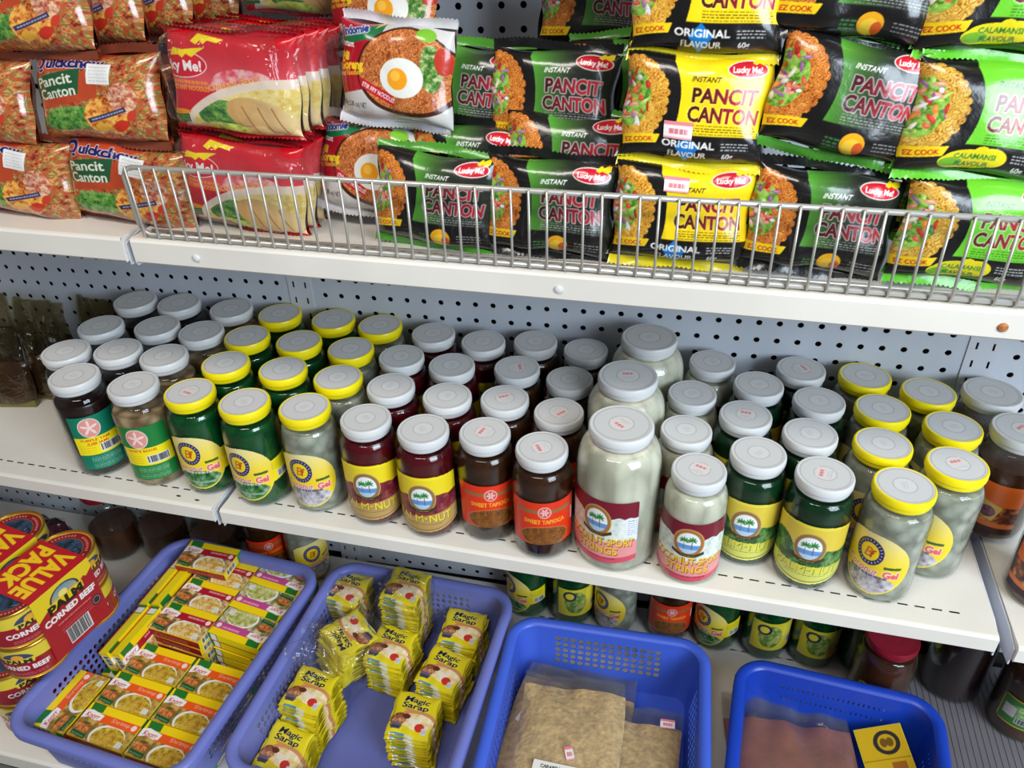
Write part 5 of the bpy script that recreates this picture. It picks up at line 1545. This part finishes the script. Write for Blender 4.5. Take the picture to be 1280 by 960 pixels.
# ------------------------------------------------------------------ bags of meal and powder
flat = lambda yaw, tilt=0: (Matrix.Rotation(D(yaw), 4, 'Z') @ Matrix.Rotation(D(-90 + tilt), 4, 'X')).to_euler()
GF = 'clear bags of tan meal'
soft_bag('meal_bag', .140, .215, .024, 81, .86, 'flour', 'zip_film', (.466, -.437, LOW + .073), flat(5, 1), 'uppermost clear bag of tan meal with paper label and price tag', GF, 'bag',
         sticks=(('flour', .004, .058, .092, .034, -.1), ('price', .004, .092, .011, .020, .3)))
soft_bag('meal_bag', .135, .225, .024, 82, .84, 'flour', 'zip_film', (.412, -.420, LOW + .046), flat(-9, 1), 'clear bag of tan meal with small label, under the uppermost on the sachet side', GF, 'bag',
         sticks=(('small', -.034, .136, .030, .046, -.25),))
soft_bag('meal_bag', .118, .225, .024, 83, .84, 'flour', 'zip_film', (.552, -.455, LOW + .044), flat(3, 1), 'clear bag of tan meal on the powder basket side', GF, 'bag',
         sticks=(('flour', .006, .075, .080, .030, -.05), ('price', .040, .196, .020, .014, .0)))
soft_bag('meal_bag', .150, .215, .022, 84, .80, 'flour', 'zip_film', (.440, -.380, LOW + .0185), flat(-6, 2), 'crumpled clear bag of tan meal at the bottom rear of its basket', GF, 'bag')
soft_bag('powder_bag', .166, .255, .036, 85, .80, 'cocoa', 'zip_film', (.752, -.425, LOW + .040), flat(3, 1), 'clear bag of red-brown powder in the deep blue basket', 'powder bags', 'bag')
tg = thing('card_tag', 'mustard tag with dark round emblem beside the red-brown powder', 'label', (.862, -.245, LOW + .062), (D(4), D(-20), D(10)))
A_ = sticker('tablea')
me = sheet('card_face', A_, lambda u, v: np.stack([(u - .5) * .058, (v - .5) * .086, 0 * u + .0012], -1)); me.materials.append(M['paper']); obj('card_face', me, None, tg)
obj('card_back', box_mesh('card_back', -.030, .030, -.044, .044, -.001, .0008, .0003), M['yellow_rib'], tg)

# ------------------------------------------------------------------ corned beef value packs
CR, CH = 0.0425, 0.0615
cbody = wrap('can_body', can_wrap(), CR, 0.0015); cbody.materials.append(M['tin_print'])
cshell = lathe_mesh('can_shell', [(CR - .003, 0.0), (CR - .0006, .0005), (CR + .0006, .0018), (CR + .0006, .003), (CR - .0004, .0036), (CR - .0004, CH - .0036), (CR + .0006, CH - .003), (CR + .0008, CH - .001), (CR, CH), (CR - .0015, CH), (CR - .0022, CH - .003), (.002, CH - .003)], 48, close_top=False); cshell.materials.append(M['gold'])
ctop = sheet('can_lid', can_top(), lambda u, v: np.stack([(u - .5) * (CR - .0016) * 2, (v - .5) * (CR - .0016) * 2, 0 * u], -1)); ctop.materials.append(M['tin_print'])
ctab = tube_mesh('pull_tab', [(.010 * math.cos(a), .006 * math.sin(a) - .02, 0) for a in [2 * PI * k / 16 for k in range(16)]], .0013, 6, True)
SW, SL, SH = 0.090, 0.094, 2 * CH
st_me = None
def sleeve_mesh():
    top, side = sleeve_top(), sleeve_side()
    o = []
    P_, Q_, C_, base = [], [], [], 0
    t = .0012
    def add(art, o_, eu, ev, plainc=None):
        nonlocal base
        if art is not None: cc, m = art.sample(); nv, nu = m.shape; cc = cc.reshape(-1, 3)
        else: nv = nu = 2; cc = np.tile(lin(plainc), (4, 1))
        V, U = np.mgrid[0:nv, 0:nu]
        u = (U / (nu - 1))[..., None]; v = (V / (nv - 1))[..., None]
        P_.append((np.asarray(o_) + u * np.asarray(eu) + v * np.asarray(ev)).reshape(-1, 3))
        idx = np.arange(nv * nu).reshape(nv, nu) + base
        Q_.append(np.stack([idx[:-1, :-1], idx[:-1, 1:], idx[1:, 1:], idx[1:, :-1]], -1).reshape(-1, 4)); C_.append(cc); base += nv * nu
    X, Y, Z = SW / 2, SL / 2, SH + t
    add(top, (-X, -Y, Z), (SW, 0, 0), (0, SL, 0))
    add(side, (X, -Y, .010), (0, SL, 0), (0, 0, Z - .010))
    add(side, (-X, Y, .010), (0, -SL, 0), (0, 0, Z - .010))
    me = grid_mesh('card_sleeve', np.concatenate(P_), np.concatenate(Q_), np.concatenate(C_)); me.polygons.foreach_set('use_smooth', np.zeros(len(me.polygons), bool))
    me.materials.append(M['carton'])
    return me
SLV = sleeve_mesh()
def value_pack(x, y, z, yaw, label):
    t = thing('corned_beef_pack', label, 'value pack', (x, y, z), (0, 0, D(yaw)), 'corned beef value packs')
    obj('card_sleeve', SLV, None, t)
    for i, yy in enumerate((-.0433, .0433)):
        for j in (0, 1):
            a = D(30 + 20 * i + 50 * j)
            c = obj('can', cshell, None, t, (0, yy, j * CH), (0, 0, a))
            obj('can_label', cbody, None, c)
            if j: obj('can_lid', ctop, None, c, (0, 0, CH - .0028)); obj('pull_tab', ctab, M['alu'], c, (0, 0, CH - .0015))
value_pack(-.284, -.342, LOW + 2 * CH + .0022, -10, 'corned beef value pack on top, next to the stock cube basket')
value_pack(-.386, -.322, LOW + 2 * CH + .0022, -10, 'corned beef value pack on top, farther from the stock cube basket')
value_pack(-.334, -.352, LOW + .0003, -6, 'corned beef value pack at the bottom, next to the stock cube basket')
value_pack(-.434, -.330, LOW + .0003, -9, 'corned beef value pack at the bottom, farther from the stock cube basket')

# ------------------------------------------------------------------ jars and odds standing at the back of the bottom deck
JB = dict(
 mango=JarKind('pickle_jar', .040, .150, .0315, .0345, .66, 'brown_sauce', .128, 'red', lab_mango(), .030),
 dark=JarKind('pickle_jar', .042, .150, .0315, .0345, .66, 'jam', .128, 'red', None),
 glassy=JarKind('sauce_jar', .041, .145, .030, .033, .60, 'brown_sauce', .062, 'red', None),
 yg=JarKind('jelly_jar', .0345, H_, .0265, .0305, .64, 'green_gel', .110, 'yellow', lab_yellow_green(), .028),
)
LB = [
 ('kaong', .338, -.040, -30, 'green jelly jar on the bottom deck, behind the sachet basket corner', 'jars at the back of the bottom deck'),
 ('yg', .412, -.040, 30, 'green jar with yellow label on the bottom deck, behind the meal basket corner', 'jars at the back of the bottom deck'),
 ('nata', .484, -.040, -14, 'yellow-labelled jar with blue emblem behind the meal basket, beside the red-labelled jar', 'jars at the back of the bottom deck'),
 ('tap', .569, -.040, 8, 'red-orange labelled jar on the bottom deck behind the meal basket', 'jars at the back of the bottom deck'),
 ('kaong', .643, -.040, -8, 'yellow-labelled jar with blue emblem behind the powder basket corner', 'jars at the back of the bottom deck'),
 ('yg', .717, -.041, 36, 'green jar with yellow side label, first behind the powder basket', 'jars at the back of the bottom deck'),
 ('yg', .789, -.041, 36, 'green jar with yellow side label, second behind the powder basket', 'jars at the back of the bottom deck'),
 ('yg', .860, -.037, 60, 'shaded green jar behind the red-lidded pickle jar', 'jars at the back of the bottom deck'),
 ('mango', .868, -.116, 6, 'red-lidded brown pickle jar with green label behind the powder basket', 'red-lidded pickle jars'),
 ('dark', .985, -.052, 0, 'dark pickle jar with red lid showing through the shelf gap', 'red-lidded pickle jars'),
 ('mango', 1.064, -.100, 4, 'brown pickle jar with green label standing on the bare deck', 'red-lidded pickle jars'),
 ('glassy', -.430, -.070, 0, 'half-empty clear jar of dark sauce behind the corned beef', 'sauce jars under the middle shelf'),
 ('glassy', -.340, -.052, 0, 'half-empty clear jar of dark sauce behind the stock cube basket', 'sauce jars under the middle shelf'),
 ('glassy', -.235, -.050, 0, 'half-empty clear jar of dark sauce at the rear corner of the stock cube basket', 'sauce jars under the middle shelf'),
 ('tap', -.130, -.050, 0, 'brown jar behind the rear wall of the stock cube basket', 'jars at the back of the bottom deck'),
 ('nata', -.055, -.048, 40, 'clear jar behind the rear wall of the stock cube basket, beside the brown one', 'jars at the back of the bottom deck'),
]
for (k, x, y, d, lab, grp) in LB:
    make_jar(JB.get(k) or JK[k], x, y, LOW + .0004, d, lab, 'jar', grp)
soft_bag('foil_bag', .11, .13, .05, 91, .9, 'purple_foil', 'film', (-.50, -.150, LOW + .002), (0, 0, D(10)), 'shiny purple foil bag behind the corned beef, under the shelf', None, 'bag')

# ================================================================== LIGHT
w = bpy.data.worlds.new('World'); SC.world = w; w.use_nodes = True
bg = w.node_tree.nodes['Background']; bg.inputs['Color'].default_value = (0.92, 0.94, 1.0, 1); bg.inputs['Strength'].default_value = 0.085
def area(name, loc, target, sx, sy, power, color):
    L = bpy.data.lights.new(name, 'AREA'); L.shape = 'RECTANGLE'; L.size = sx; L.size_y = sy; L.energy = power; L.color = color
    o = bpy.data.objects.new(name, L); C.objects.link(o); o.location = loc
    o.rotation_euler = (Vector(target) - Vector(loc)).to_track_quat('-Z', 'Y').to_euler()
    return o
area('shop_window_light', (2.2, -1.7, 1.7), (0.7, -0.2, 0.6), 1.3, 1.5, 86, (0.76, 0.88, 1.0))
area('ceiling_lamp_light', (0.1, -1.5, 2.6), (0.3, -0.3, 0.5), 1.3, 0.4, 29, (1.0, 0.93, 0.84))

# ================================================================== CAMERA
cd = bpy.data.cameras.new('Camera'); cam = bpy.data.objects.new('Camera', cd); C.objects.link(cam)
cd.sensor_fit = 'HORIZONTAL'; cd.sensor_width = 36.0; cd.lens = 999.694 / 1280 * 36.0; cd.clip_start = 0.05
r_ = Vector((0.97125, 0.23661, -0.02638)); u_ = Vector((-0.10877, 0.53954, 0.8349)); f_ = Vector((-0.21178, 0.80803, -0.54977))
m = Matrix((r_, u_, -f_)).transposed().to_4x4(); m.translation = (0.5562, -0.9355, 1.1503)
cam.matrix_world = m
SC.camera = cam
SC.view_settings.view_transform = 'Standard'; SC.view_settings.look = 'None'
SC.view_settings.exposure = 0.0; SC.view_settings.gamma = 1.0; SC.view_settings.use_curve_mapping = False
SC.cycles.max_bounces = 10; SC.cycles.transparent_max_bounces = 24
SC.cycles.caustics_reflective = False; SC.cycles.caustics_refractive = False
SC.cycles.sample_clamp_indirect = 6.0
for lab, names in LABELS.items():
    if len(names) > 1:
        assert all(bpy.data.objects[n].get('group') for n in names), lab
